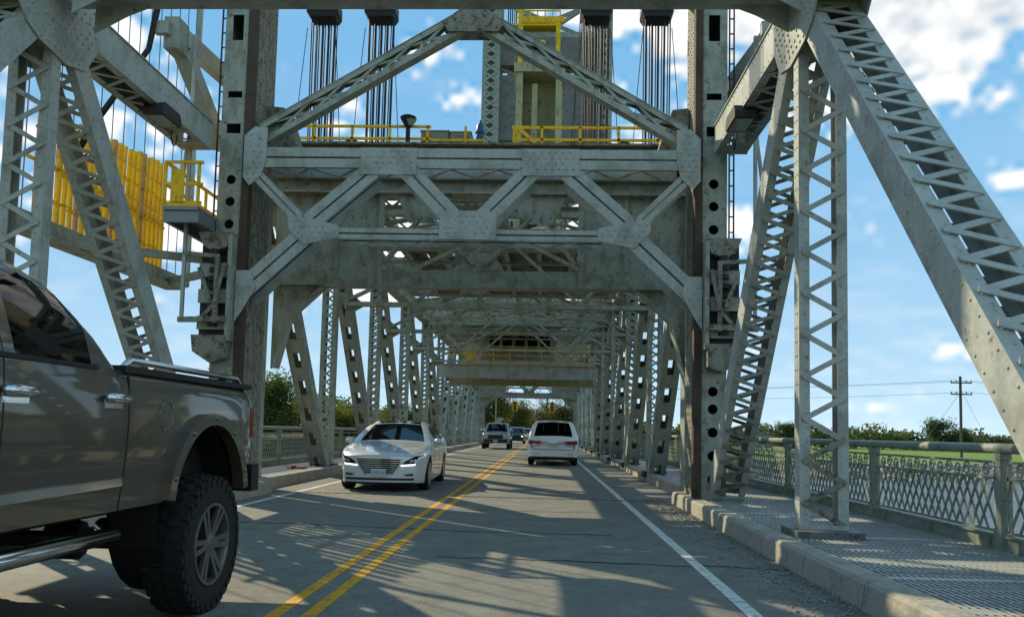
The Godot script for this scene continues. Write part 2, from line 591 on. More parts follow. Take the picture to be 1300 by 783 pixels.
func gusset(parent: Node3D, poly: Array, o: Vector3, ux: Vector3, uy: Vector3, t: float, mat: Material, step := 0.125, rr := 0.022) -> MeshInstance3D:
	var m := Mb.new()
	m.prism(poly, o, ux, uy, t)
	var g := obj("gusset_plate", m, mat, parent)
	var pts := PackedVector2Array(poly)
	var lo := Vector2(1e9, 1e9)
	var hi := -lo
	for p in pts:
		lo = lo.min(p)
		hi = hi.max(p)
	var rv := Mb.new()
	var nz := ux.cross(uy).normalized() * signf(t)
	if Geometry2D.is_polygon_clockwise(pts):
		pts.reverse()
	var inset := Geometry2D.offset_polygon(pts, -0.045)
	var y := lo.y + 0.02
	var row := 0
	while y < hi.y:
		var x := lo.x + (0.03 if row % 2 else 0.03 + step / 2)
		while x < hi.x:
			var p := Vector2(x, y)
			if inset.size() > 0 and Geometry2D.is_point_in_polygon(p, inset[0]) and rng.randf() < 0.86:
				rv.rivet(o + ux * x + uy * y + nz * absf(t), nz, rr)
			x += step
		y += step * 0.8
		row += 1
	if rv.v.size():
		stuff(put("rivets", rv.mesh(), mat, g))
	return g

# ---------------------------------------------------------------- the approach span
const TY := 6.38     # top chord
func tx(s: float) -> float:    # truss planes, a little farther out on the left
	return s * (4.52 if s > 0 else 4.84)
const WALK := 0.22   # walkway level

func approach_span(called: String, label: String, z0: float, dir: float, near: bool) -> void:
	var sp := thing(called, label, "bridge span")
	var P := func(s: float, y: float, d: float) -> Vector3: return v3(tx(s), y, z0 + dir * d)
	for s in [-1, 1]:
		var side := Vector3(1, 0, 0)
		var lo := {"w": 0.54, "d": 0.34, "pitch": 0.16, "singly": near, "rivets": near, "bw": 0.055, "rust_below": 1.6, "fw": 0.09, "end": 0.2}
		# d counts from the tower: 0 tower foot, 4.75 top node, 10.1 floor node, 15 top node
		laced(sp, "diagonal", P.call(s, TY, 4.7), P.call(s, WALK, 0.05), side, lo)
		laced(sp, "diagonal", P.call(s, TY - 0.1, 4.86), P.call(s, WALK, 9.96), side, {"w": 0.54, "d": 0.31, "pitch": 0.17, "singly": near, "rivets": near, "bw": 0.065, "rust_below": 1.2})
		if near:
			laced(sp, "diagonal", P.call(s, TY - 0.1, 14.8), P.call(s, WALK, 10.3), side, {"w": 0.54, "pitch": 0.2})
			laced(sp, "vertical", P.call(s, WALK, 15.0), P.call(s, TY, 15.0), side, {"w": 0.54, "pitch": 0.22})
		laced(sp, "vertical", P.call(s, WALK, 4.75), P.call(s, TY, 4.75), side, {"w": 0.54, "d": 0.17, "pitch": 0.235, "singly": near, "rivets": near, "fw": 0.10, "rust_below": 1.35, "faces": [-1], "end": 0.12, "bw": 0.06})
		var foot := Mb.new()
		foot.box(P.call(s, WALK - 0.12, 4.75) - Vector3(0.36, 0, 0.30), P.call(s, WALK + 0.07, 4.75) + Vector3(0.36, 0, 0.30))
		obj("base_plate", foot, M("steel_plate"), sp)
		# top chord: closed above, laced below
		for seg in ([[0.35, 4.65], [4.85, 14.9], [15.1, 19.0]] if near else [[0.35, 4.65], [4.85, 13.4]]):
			var ch := laced(sp, "top_chord", P.call(s, TY, seg[0]), P.call(s, TY, seg[1]), side, {"w": 0.54, "d": 0.46, "pitch": 0.24, "faces": [1] if dir > 0 else [-1], "singly": near and seg[0] < 1.0, "rivets": near and seg[0] < 1.0})
			var cp := Mb.new()
			var c0: Vector3 = P.call(s, TY + 0.24, (seg[0] + seg[1]) / 2)
			cp.obox(c0, Vector3(0.29, 0, 0), Vector3(0, 0.009, 0), Vector3(0, 0, (seg[1] - seg[0]) / 2))
			obj("cover_plate", cp, M("paint"), ch)
		# gusset plates on both faces of the node
		if near:
			var poly := [Vector2(3.95, 6.64), Vector2(5.6, 6.64), Vector2(5.75, 6.25), Vector2(5.35, 5.82), Vector2(5.1, 5.72), Vector2(4.6, 5.66), Vector2(4.2, 5.76), Vector2(3.98, 6.1)]
			for f in [-1, 1]:
				var gx: float = tx(s) + f * 0.275
				gusset(sp, poly, Vector3(gx, 0, -z0), Vector3(0, 0, -dir), Vector3(0, 1, 0), 0.02 * f * dir, M("paint"))
		# bottom chord under the walkway
		var bc := Mb.new()
		bc.box(P.call(s, -0.75, 0.2) - Vector3(0.25, 0, 0), P.call(s, 0.05, 18.0 if near else 13.4) + Vector3(0.25, 0, 0))
		obj("bottom_chord", bc, M("paint_aged"), sp)
	for d in [4.75, 15.0]:
		var st := part_root("top_strut", sp)
		var m := Mb.new()
		for f in [-1, 1]:
			m.box(v3(-4.5, 6.49, z0 + dir * d + f * 0.22 + 0.008), v3(4.3, 6.89, z0 + dir * d + f * 0.22 - 0.008))
			m.box(v3(-4.5, 6.49, z0 + dir * d + f * 0.22 + 0.07), v3(4.3, 6.508, z0 + dir * d + f * 0.22 - 0.07))
		m.box(v3(-4.5, 6.45, z0 + dir * d + 0.30), v3(4.3, 6.487, z0 + dir * d - 0.30))
		obj("box_beam", m, M("paint"), st)
		for s in [-1, 1]:
			for f in [-0.245, 0.225]:
				var hm := Mb.new()
				hm.prism([Vector2(4.27, 6.465), Vector2(3.5, 6.465), Vector2(3.85, 6.33), Vector2(4.27, 6.1)], v3(0, 0, z0 + dir * d + f), Vector3(s, 0, 0), Vector3.UP, 0.02)
				obj("bracket_plate", hm, M("paint"), st)
	# bracing between the top chords
	for d in [[5.0, 14.7]]:
		for f in [-1, 1]:
			var m := Mb.new()
			m.bar(v3(-4.3 * f, 6.78, z0 + dir * d[0]), v3(4.3 * f, 6.78 + 0.03 * f, z0 + dir * d[1]), 0.16, 0.1)
			obj("top_brace", m, M("paint"), sp)

# ---------------------------------------------------------------- the towers
func holed_plate(m: Mb, x0: float, x1: float, y0: float, y1: float, z: float, holes: Array, t: float) -> void:
	# a plate facing +z with round holes [y, r] on its centre line and slots [y, half width, half height]
	var xc := (x0 + x1) / 2
	var y := y0
	for h in holes:
		var hw: float = h[1]
		var hh: float = h[1] if h.size() == 2 else h[2]
		var a: float = h[0] - hh - 0.03
		var b: float = h[0] + hh + 0.03
		m.box(Vector3(x0, y, z - t), Vector3(x1, a, z))
		var inner := []
		if h.size() == 2:
			for k in 24:
				inner.append(Vector2(cos(TAU * k / 24), sin(TAU * k / 24)) * h[1])
		else:
			inner = [Vector2(hw, 0), Vector2(hw, hh), Vector2(0, hh), Vector2(-hw, hh), Vector2(-hw, 0), Vector2(-hw, -hh), Vector2(0, -hh), Vector2(hw, -hh)]
		var ex := (x1 - x0) / 2
		var ey: float = (b - a) / 2
		for k in inner.size():
			var p: Vector2 = inner[k]
			var q: Vector2 = inner[(k + 1) % inner.size()]
			var po := Vector2(p.x / maxf(absf(p.x) / hw, absf(p.y) / hh) / hw * ex, p.y / maxf(absf(p.x) / hw, absf(p.y) / hh) / hh * ey)
			var qo := Vector2(q.x / maxf(absf(q.x) / hw, absf(q.y) / hh) / hw * ex, q.y / maxf(absf(q.x) / hw, absf(q.y) / hh) / hh * ey)
			var f := func(w: Vector2, dz: float) -> Vector3: return Vector3(xc + w.x, h[0] + w.y, z - dz)
			m.quad(f.call(p, 0), f.call(po, 0), f.call(qo, 0), f.call(q, 0))
			if absf(po.x - qo.x) > 1e-4 and absf(po.y - qo.y) > 1e-4:
				var cn := Vector2(signf(po.x + qo.x) * ex, signf(po.y + qo.y) * ey)
				m.tri(f.call(po, 0), f.call(cn, 0), f.call(qo, 0))
			m.quad(f.call(q, 0), f.call(q, t), f.call(p, t), f.call(p, 0))
		y = b
	m.box(Vector3(x0, y, z - t), Vector3(x1, y1, z))

func tower_leg(tw: Node3D, s: int, z0: float, dir: float, top: float, near: bool) -> void:
	var leg := part_root("leg", tw)
	var zf := -z0            # world z of the face towards the approach
	var zb := -(z0 + dir * 1.35)
	var m := Mb.new()
	var xi := 4.06
	var xo := 4.52
	var holes := []
	if near:
		for y in [0.55, 0.95, 1.35, 1.75, 2.05, 2.5, 4.87, 5.28, 5.68]:
			holes.append([y, 0.085])
		holes += [[6.62, 0.13, 0.09], [7.25, 0.13, 0.06], [8.5, 0.10, 0.24], [9.6, 0.13, 0.06], [10.6, 0.10, 0.24]]
	var fr := Mb.new()
	if near:
		holed_plate(fr, xi if s > 0 else -xo, xo if s > 0 else -xi, -0.4, top, zf, holes, 0.02)
		for i in int((top - 0.4) / 0.15):
			if i > 75:
				break
			for x in [xi + 0.05, xo - 0.05]:
				fr.rivet(Vector3(s * x, 0.3 + i * 0.15, zf), Vector3(0, 0, 1), 0.016)
	else:
		fr.box(Vector3(minf(s * xi, s * xo), -0.4, zf - 0.02), Vector3(maxf(s * xi, s * xo), top, zf))
	obj("front_plate", fr, M("paint_aged"), leg)
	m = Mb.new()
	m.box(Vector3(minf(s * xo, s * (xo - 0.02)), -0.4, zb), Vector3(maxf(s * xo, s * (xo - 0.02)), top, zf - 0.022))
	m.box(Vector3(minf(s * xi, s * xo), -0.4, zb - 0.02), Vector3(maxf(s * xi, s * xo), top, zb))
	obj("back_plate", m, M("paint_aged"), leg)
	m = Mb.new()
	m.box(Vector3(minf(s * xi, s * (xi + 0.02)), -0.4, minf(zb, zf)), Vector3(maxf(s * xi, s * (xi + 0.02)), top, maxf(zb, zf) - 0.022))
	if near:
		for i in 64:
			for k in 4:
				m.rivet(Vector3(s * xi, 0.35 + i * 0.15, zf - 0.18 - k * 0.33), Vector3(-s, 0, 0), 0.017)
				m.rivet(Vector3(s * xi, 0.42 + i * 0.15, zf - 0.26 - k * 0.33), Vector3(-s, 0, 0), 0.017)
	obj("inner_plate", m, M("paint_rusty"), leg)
	# rusty corner angle and splice plates
	m = Mb.new()
	m.box(Vector3(minf(s * (xi - 0.10), s * (xi + 0.03)), -0.3, zf + 0.004), Vector3(maxf(s * (xi - 0.10), s * (xi + 0.03)), top, zf + 0.030))
	m.box(Vector3(minf(s * (xi - 0.10), s * (xi - 0.082)), -0.3, zf - 0.16), Vector3(maxf(s * (xi - 0.10), s * (xi - 0.082)), top, zf + 0.003))
	obj("corner_angle", m, M("rust"), leg)
	if near:
		for y in [[0.3, 2.6], [4.6, 5.9], [6.9, 9.6]]:
			var pm := Mb.new()
			pm.box(Vector3(minf(s * xi, s * (xi - 0.018)), y[0], zf - 1.15), Vector3(maxf(s * xi, s * (xi - 0.018)), y[1], zf - 0.20))
			for i in int((y[1] - y[0]) / 0.12):
				for k in 7:
					pm.rivet(Vector3(s * (xi - 0.018), y[0] + 0.06 + i * 0.12, zf - 0.28 - k * 0.13), Vector3(-s, 0, 0), 0.018)
			obj("splice_plate", pm, M("paint_rusty"), leg)

func span_guide(tw: Node3D, s: int) -> void:
	# the guide and its brackets on the outer face of the leg
	var g := part_root("span_guide", tw)
	var z := -13.45
	var B := func(called: String, x0: float, y0: float, d0: float, x1: float, y1: float, d1: float, mt: String) -> void:
		var m := Mb.new()
		m.box(Vector3(minf(s * x0, s * x1), y0, z - maxf(d0, d1)), Vector3(maxf(s * x0, s * x1), y1, z - minf(d0, d1)))
		obj(called, m, M(mt), g)
	B.call("back_housing", 4.18, 2.85, 0.12, 4.72, 4.62, 0.5, "dark_steel")
	B.call("side_plate", 4.10, 2.75, -0.1, 4.17, 4.62, 0.4, "paint_aged")
	for y in [2.95, 3.42, 3.88]:
		B.call("guide_plate", 4.2, y, -0.02, 4.70, y + 0.24, 0.118, "paint_aged")
	var m := Mb.new()
	m.prism([Vector2(4.12, 4.66), Vector2(4.72, 4.66), Vector2(4.62, 4.42), Vector2(4.45, 4.32), Vector2(4.2, 4.40)], Vector3(0, 0, z - 0.15), Vector3(s, 0, 0), Vector3.UP, 0.24 * s)
	obj("bracket", m, M("paint_rusty"), g)
	m = Mb.new()
	m.prism([Vector2(4.14, 2.84), Vector2(4.74, 2.84), Vector2(4.70, 2.55), Vector2(4.40, 2.36), Vector2(4.14, 2.45)], Vector3(0, 0, z - 0.3), Vector3(s, 0, 0), Vector3.UP, 0.45 * s)
	obj("bracket", m, M("paint_rusty"), g)
	# outrigger frame
	m = Mb.new()
	m.bar(Vector3(s * 4.34, 3.05, z + 0.12), Vector3(s * 4.34, 4.22, z + 0.12), 0.07, 0.07, Vector3.BACK)
	m.bar(Vector3(s * 4.30, 4.22, z + 0.12), Vector3(s * 4.95, 4.27, z + 0.12), 0.06, 0.07)
	m.bar(Vector3(s * 4.16, 3.12, z + 0.13), Vector3(s * 4.98, 3.10, z + 0.13), 0.08, 0.09)
	m.bar(Vector3(s * 4.20, 4.1, z + 0.14), Vector3(s * 4.33, 3.4, z + 0.2), 0.05, 0.06)
	m.bar(Vector3(s * 4.42, 3.45, z + 0.2), Vector3(s * 4.62, 4.0, z + 0.2), 0.06, 0.06)
	m.bar(Vector3(s * 4.34, 3.4, z + 0.12), Vector3(s * 4.62, 3.10, z + 0.12), 0.05, 0.06)
	obj("outrigger", m, M("paint_rusty"), g)
	m = Mb.new()
	m.bar(Vector3(s * 4.93, 3.1, z + 0.12), Vector3(s * 4.93, 8.2, z + 0.12), 0.055, 0.055, Vector3.BACK)
	m.bar(Vector3(s * 4.93, 6.6, z + 0.12), Vector3(s * 5.12, 5.2, z + 0.05), 0.05, 0.05, Vector3.BACK)
	obj("hanger_post", m, M("paint"), g)
	var r := Mb.new()
	r.lathe(Vector3.ZERO, Vector3.UP, [[0, 0.0], [0.0, 0.09], [0.08, 0.09], [0.08, 0.0]], 10)
	var rm := r.mesh()
	for k in 9:
		put("roller", rm, M("black"), g, Transform3D(Basis(), Vector3(s * 4.42, 3.0 + k * 0.16, z + 0.03)))

func portal_frame(tw: Node3D, z0: float, flip: float, near: bool) -> void:
	var pf := part_root("portal_frame", tw)
	var mt: Material = M("paint")
	for layer in [0, 1]:
		var z = -z0 - flip * layer * 0.55
		var V := func(x: float, y: float) -> Vector3: return Vector3(x, y, z)
		slotted(pf, "top_chord", V.call(-3.72, 6.07), V.call(3.72, 6.07), 0.36, mt, 0.14, 0.035)
		slotted(pf, "bottom_chord", V.call(-2.4, 4.71), V.call(2.4, 4.71), 0.19, mt, 0.12, 0.03)
		for s in [-1, 1]:
			slotted(pf, "diagonal", V.call(s * 1.72, 5.86), V.call(s * 2.86, 4.86), 0.34, mt, 0.14, 0.035)
			slotted(pf, "diagonal", V.call(s * 1.1, 5.86), V.call(s * 0.2, 4.94), 0.34, mt, 0.14, 0.035)
			slotted(pf, "diagonal", V.call(s * 3.85, 5.80), V.call(s * 2.9, 4.86), 0.21, mt, 0.1, 0.03)
			slotted(pf, "diagonal", V.call(s * 2.85, 4.72), V.call(s * 4.02, 3.62), 0.36, mt, 0.16, 0.035)
		if layer == 0:
			var zf = z + 0.012
			for s in [-1, 1]:
				var ux := Vector3(s, 0, 0)
				var o := Vector3(0, 0, zf)
				var tt = 0.02 * s
				gusset(pf, [Vector2(0.93, 5.77), Vector2(1.93, 5.77), Vector2(1.93, 6.25), Vector2(0.93, 6.25)], o, ux, Vector3.UP, tt, mt)
				gusset(pf, [Vector2(2.28, 4.63), Vector2(2.9, 4.50), Vector2(3.18, 4.78), Vector2(3.19, 5.01), Vector2(2.9, 5.0), Vector2(2.28, 4.84)], o, ux, Vector3.UP, tt, mt)
				gusset(pf, [Vector2(3.63, 6.0), Vector2(3.63, 6.60), Vector2(3.86, 6.62), Vector2(4.04, 6.45), Vector2(4.04, 5.7), Vector2(3.92, 5.55), Vector2(3.72, 5.72)], o, ux, Vector3.UP, tt, mt)
				gusset(pf, [Vector2(3.72, 3.72), Vector2(3.82, 4.02), Vector2(4.08, 4.02), Vector2(4.08, 3.1), Vector2(3.98, 3.25)], o, ux, Vector3.UP, tt, mt)
			gusset(pf, [Vector2(-0.5, 4.62), Vector2(0.5, 4.62), Vector2(0.5, 5.13), Vector2(-0.5, 5.13)], Vector3(0, 0, zf), Vector3.RIGHT, Vector3.UP, 0.02, mt)
	# lacing between the front and the back layer, seen from below
	for y in [[5.885, 3.7], [4.605, 2.4]]:
		var m := Mb.new()
		var n := int(y[1] * 2 / 0.42)
		for i in n:
			var x0: float = -y[1] + 0.42 * i
			var za := -z0 - 0.03 * flip
			var zb := -z0 - 0.52 * flip
			m.bar(Vector3(x0, y[0], za if i % 2 == 0 else zb), Vector3(x0 + 0.42, y[0] + 0.004 * (i % 2), zb if i % 2 == 0 else za), 0.055, 0.01)
		stuff(obj("lacing", m, mt, pf))

func tower_brace(tw: Node3D, s: int, z: float) -> void:
	# one arm of the inverted V above the portal: two flanges joined by crossed bars
	var br := part_root("sway_brace", tw)
	var a := Vector3(s * 3.75, 6.55, z)
	var b := Vector3(s * 0.25, 8.63, z)
	var ax := (b - a).normalized()
	var up := Vector3(0, 0, 1).cross(ax).normalized()
	if up.y < 0:
		up = -up
	var m := Mb.new()
	for dz in [0.085, -0.085]:
		m.obox((a + b) / 2 + up * 0.125 + Vector3(0, 0, dz), (b - a) / 2, up * 0.045, Vector3(0, 0, 0.012))
	m.obox((a + b) / 2 + up * 0.177, (b - a) / 2, up * 0.007, Vector3(0, 0, 0.11))
	obj("upper_flange", m, M("paint_aged"), br)
	m = Mb.new()
	for dz in [0.085, -0.085]:
		m.obox((a + b) / 2 - up * 0.12 + Vector3(0, 0, dz), (b - a) / 2, up * 0.045, Vector3(0, 0, 0.012))
	m.obox((a + b) / 2 - up * 0.172, (b - a) / 2, up * 0.007, Vector3(0, 0, 0.11))
	obj("lower_flange", m, M("paint_aged"), br)
	var L := (b - a).length()
	var shared := {}
	for dz in [0.07, -0.07]:
		for i in 5:
			for f in [-1, 1]:
				var p = a + ax * (0.3 + i * (L - 0.6) / 5) - up * 0.09 * f
				var q = a + ax * (0.3 + (i + 1) * (L - 0.6) / 5) + up * 0.09 * f
				var bm := Mb.new()
				bm.obox((p + q) / 2 + Vector3(0, 0, dz + 0.008 * f), (q - p) / 2, Vector3(0, 0, 1).cross((q - p).normalized()) * 0.022, Vector3(0, 0, 0.005))
				obj("lacing_bar", bm, M("paint_aged"), br)

func work_platform(tw: Node3D, s: int) -> void:
	var wp := part_root("work_platform", tw)
	var m := Mb.new()
	var x0 := 4.54
	var x1 := 5.15
	m.box(Vector3(minf(s * x0, s * x1), 4.92, -15.4), Vector3(maxf(s * x0, s * x1), 4.98, -12.9))
	m.box(Vector3(minf(s * x0, s * x1), 4.72, -13.02), Vector3(maxf(s * x0, s * x1), 4.915, -12.94))
	m.box(Vector3(minf(s * (x1 - 0.06), s * x1), 4.72, -15.4), Vector3(maxf(s * (x1 - 0.06), s * x1), 4.915, -13.03))
	m.box(Vector3(minf(s * x0, s * (x0 + 0.06)), 4.72, -15.4), Vector3(maxf(s * x0, s * (x0 + 0.06)), 4.915, -13.03))
	obj("floor_plate", m, M("galvanised"), wp)
	var posts := [Vector3(x1, 0, 12.95), Vector3(4.85, 0, 12.95), Vector3(4.57, 0, 12.95), Vector3(x1, 0, 13.75), Vector3(x1, 0, 14.55), Vector3(x1, 0, 15.35)]
	for p in posts:
		var pm := Mb.new()
		pm.bar(v3(s * p.x, 4.98, p.z), v3(s * p.x, 5.78, p.z), 0.045, 0.045, Vector3.BACK)
		obj("railing_post", pm, M("yellow"), wp)
	for y in [5.38, 5.76]:
		var rm := Mb.new()
		rm.bar(v3(s * 4.5, y, 12.95), v3(s * x1, y, 12.95), 0.05, 0.045)
		rm.bar(v3(s * x1, y, 12.93), v3(s * x1, y, 15.4), 0.05, 0.045)
		obj("rail", rm, M("yellow"), wp)
	var tm := Mb.new()
	tm.box(Vector3(minf(s * 4.5, s * x1), 4.985, -12.945), Vector3(maxf(s * 4.5, s * x1), 5.08, -12.93))
	tm.box(Vector3(minf(s * 4.80, s * 5.02), 5.06, -12.925), Vector3(maxf(s * 4.80, s * 5.02), 5.62, -12.90))
	obj("kick_plate", tm, M("yellow"), wp)

func near_tower() -> void:
	var tw := thing("lift_tower", "riveted grey steel lift tower with gusseted portal over the road, near end", "bridge tower")
	for s in [-1, 1]:
		tower_leg(tw, s, 13.62, 1.0, 34.0, true)
		span_guide(tw, s)
		tower_brace(tw, s, -13.75)
		if s < 0:
			work_platform(tw, s)
		# bracing outside the leg, a level beam with a strut down to the leg
		var m := Mb.new()
		m.bar(v3(s * 5.1, 8.05, 12.9), v3(s * 4.8, 8.05, 16.0), 0.20, 0.30)
		obj("outer_beam", m, M("paint"), tw)
		m = Mb.new()
		m.bar(v3(s * 5.1, 7.85, 13.2), v3(s * 5.0, 6.7, 14.75), 0.26, 0.26)
		obj("outer_strut", m, M("paint"), tw)
		m = Mb.new()
		m.box(v3(s * 5.1 - 0.13, 7.70, 13.15), v3(s * 5.1 + 0.13, 8.25, 12.78))
		m.box(v3(s * 5.1 - 0.24, 7.9, 12.77), v3(s * 5.1 + 0.0, 8.12, 12.66))
		obj("end_box", m, M("paint_aged"), tw)
		# bearing housing behind the corner of the portal
		m = Mb.new()
		m.prism([Vector2(3.42, 6.5), Vector2(4.02, 6.5), Vector2(4.02, 7.45), Vector2(3.72, 7.42), Vector2(3.6, 7.1)], v3(0, 0, 15.2), Vector3(s, 0, 0), Vector3.UP, 0.6 * s)
		obj("bearing_housing", m, M("paint_rusty"), tw)
		# ladder on the right leg, conduit on the left
		m = Mb.new()
		for dx in [4.62, 4.70]:
			m.bar(v3(s * dx, 4.7, 13.9), v3(s * dx, 14, 13.9), 0.025, 0.025, Vector3.BACK)
		for i in 32:
			m.bar(v3(s * 4.62, 4.9 + i * 0.28, 13.9), v3(s * 4.70, 4.9 + i * 0.28, 13.9), 0.02, 0.02)
		obj("ladder", m, M("dark_steel"), tw)
		# upper bracing of the tower, above the picture
		for k in 3:
			var y := 9.0 + k * 8.0
			var b := Mb.new()
			b.bar(v3(-s * 4.1, y, 13.75), v3(s * 4.1, y + 7.5, 13.8 + 0.05 * s), 0.3, 0.3, Vector3.BACK)
			obj("tower_bracing", b, M("paint_aged"), tw)
	portal_frame(tw, 13.55, 1.0, true)
	var m := Mb.new()
	m.prism([Vector2(-0.45, 8.42), Vector2(0.45, 8.42), Vector2(0.56, 8.58), Vector2(0.22, 8.86), Vector2(-0.22, 8.86), Vector2(-0.56, 8.58)], Vector3(0, 0, -13.60), Vector3.RIGHT, Vector3.UP, 0.02)
	m.prism([Vector2(-0.45, 8.42), Vector2(0.45, 8.42), Vector2(0.56, 8.58), Vector2(0.22, 8.86), Vector2(-0.22, 8.86), Vector2(-0.56, 8.58)], Vector3(0, 0, -13.92), Vector3.RIGHT, Vector3.UP, 0.02)
	obj("gusset_plate", m, M("paint_rusty"), tw)
	m = Mb.new()
	m.bar(v3(-4.1, 33.0, 14.3), v3(4.1, 33.0, 14.3), 1.4, 2.0)
	obj("head_girder", m, M("paint_aged"), tw)

func far_tower() -> void:
	var tw := thing("lift_tower", "far lattice lift tower rising against the sky at the other end", "bridge tower")
	for s in [-1, 1]:
		tower_leg(tw, s, 73.4, -1.0, 8.0, false)
		for zz in [75.2, 79.5]:
			laced(tw, "tall_leg", v3(1.05 + s * 5.5, 8.0, zz), v3(1.05 + s * 5.5, 46, zz), Vector3.RIGHT, {"w": 1.7, "d": 1.2, "fw": 0.42, "t": 0.06, "pitch": 0.9, "bw": 0.24, "double": true, "mat": M("paint_aged")})
			var lp := Mb.new()
			lp.box(v3(1.05 + s * 5.5 - 0.35, 8.0, zz + 0.1), v3(1.05 + s * 5.5 + 0.35, 46, zz - 0.1))
			obj("leg_web", lp, M("paint_aged"), tw)
		for k in 9:
			var y := 9.0 + k * 4.1
			var fb := Mb.new()
			fb.bar(v3(1.05 - s * 4.7, y, 79.3), v3(1.05 + s * 4.7, y + 4.1, 79.3 + 0.1 * s), 0.3, 0.3, Vector3.BACK)
			fb.bar(v3(1.05 + s * 5.5, y, 75.4), v3(1.05 + s * 5.5, y + 4.1, 79.3), 0.25, 0.25)
			obj("side_brace", fb, M("paint_aged"), tw)
			if s > 0:
				var hb := Mb.new()
				hb.bar(v3(-3.8, y, 79.2), v3(5.9, y, 79.2), 0.4, 0.4)
				obj("cross_beam", hb, M("paint_aged"), tw)
		for k in 5:
			var m := Mb.new()
			m.bar(v3(1.05 - s * 5.2, 10 + k * 7.0, 76.6 + 0.2 * s), v3(1.05 + s * 5.2, 17 + k * 7.0, 76.6 + 0.2 * s), 0.3, 0.35, Vector3.BACK)
			obj("cross_brace", m, M("paint_aged"), tw)
	for y in [9.0, 17.0, 24.0, 31.3, 40.6, 45.2]:
		var m := Mb.new()
		m.bar(v3(-4.2, y, 75.9), v3(6.3, y, 75.9), 0.5, 0.6)
		obj("cross_beam", m, M("paint_aged"), tw)
	portal_frame(tw, 72.2, -1.0, false)
	var cw := thing("counterweight", "slab counterweight of upright blocks hanging between the legs of the far tower", "counterweight", v3(1.05, 29.8, 76.4))
	for i in 5:
		var m := Mb.new()
		m.box(Vector3(-4.75 + i * 1.9, 0, -0.8), Vector3(-4.75 + i * 1.9 + 1.86, 6.6, 0.8))
		obj("slab", m, M("weight_concrete"), cw)
	var mm := Mb.new()
	mm.box(Vector3(-5.0, 7.6, -0.9), Vector3(5.0, 10.4, 0.9))
	obj("weight_box", mm, M("weight_concrete"), cw)
	mm = Mb.new()
	mm.box(Vector3(-3.3, 11.4, -1.2), Vector3(1.2, 11.6, 1.4))
	for i in 7:
		mm.bar(Vector3(-3.3 + i * 0.75, 11.6, 1.4), Vector3(-3.3 + i * 0.75, 12.9, 1.4), 0.12, 0.12, Vector3.BACK)
	mm.bar(Vector3(-3.3, 12.9, 1.4), Vector3(1.2, 12.9, 1.4), 0.12, 0.12)
	mm.bar(Vector3(-3.3, 12.2, 1.4), Vector3(1.2, 12.2, 1.4), 0.12, 0.12)
	obj("service_gallery", mm, M("yellow"), cw)
	for s in [-1, 1]:
		for i in 5:
			mm = Mb.new()
			mm.tube([Vector3(s * (3.2 + 0.2 * i), 10.4, 0), Vector3(s * (3.2 + 0.2 * i), 18, 0)], 0.06, 5)
			obj("hanger_rope", mm, M("rope"), cw)

# ---------------------------------------------------------------- the lift span
const LZ0 := 16.3
const LD := 6.1

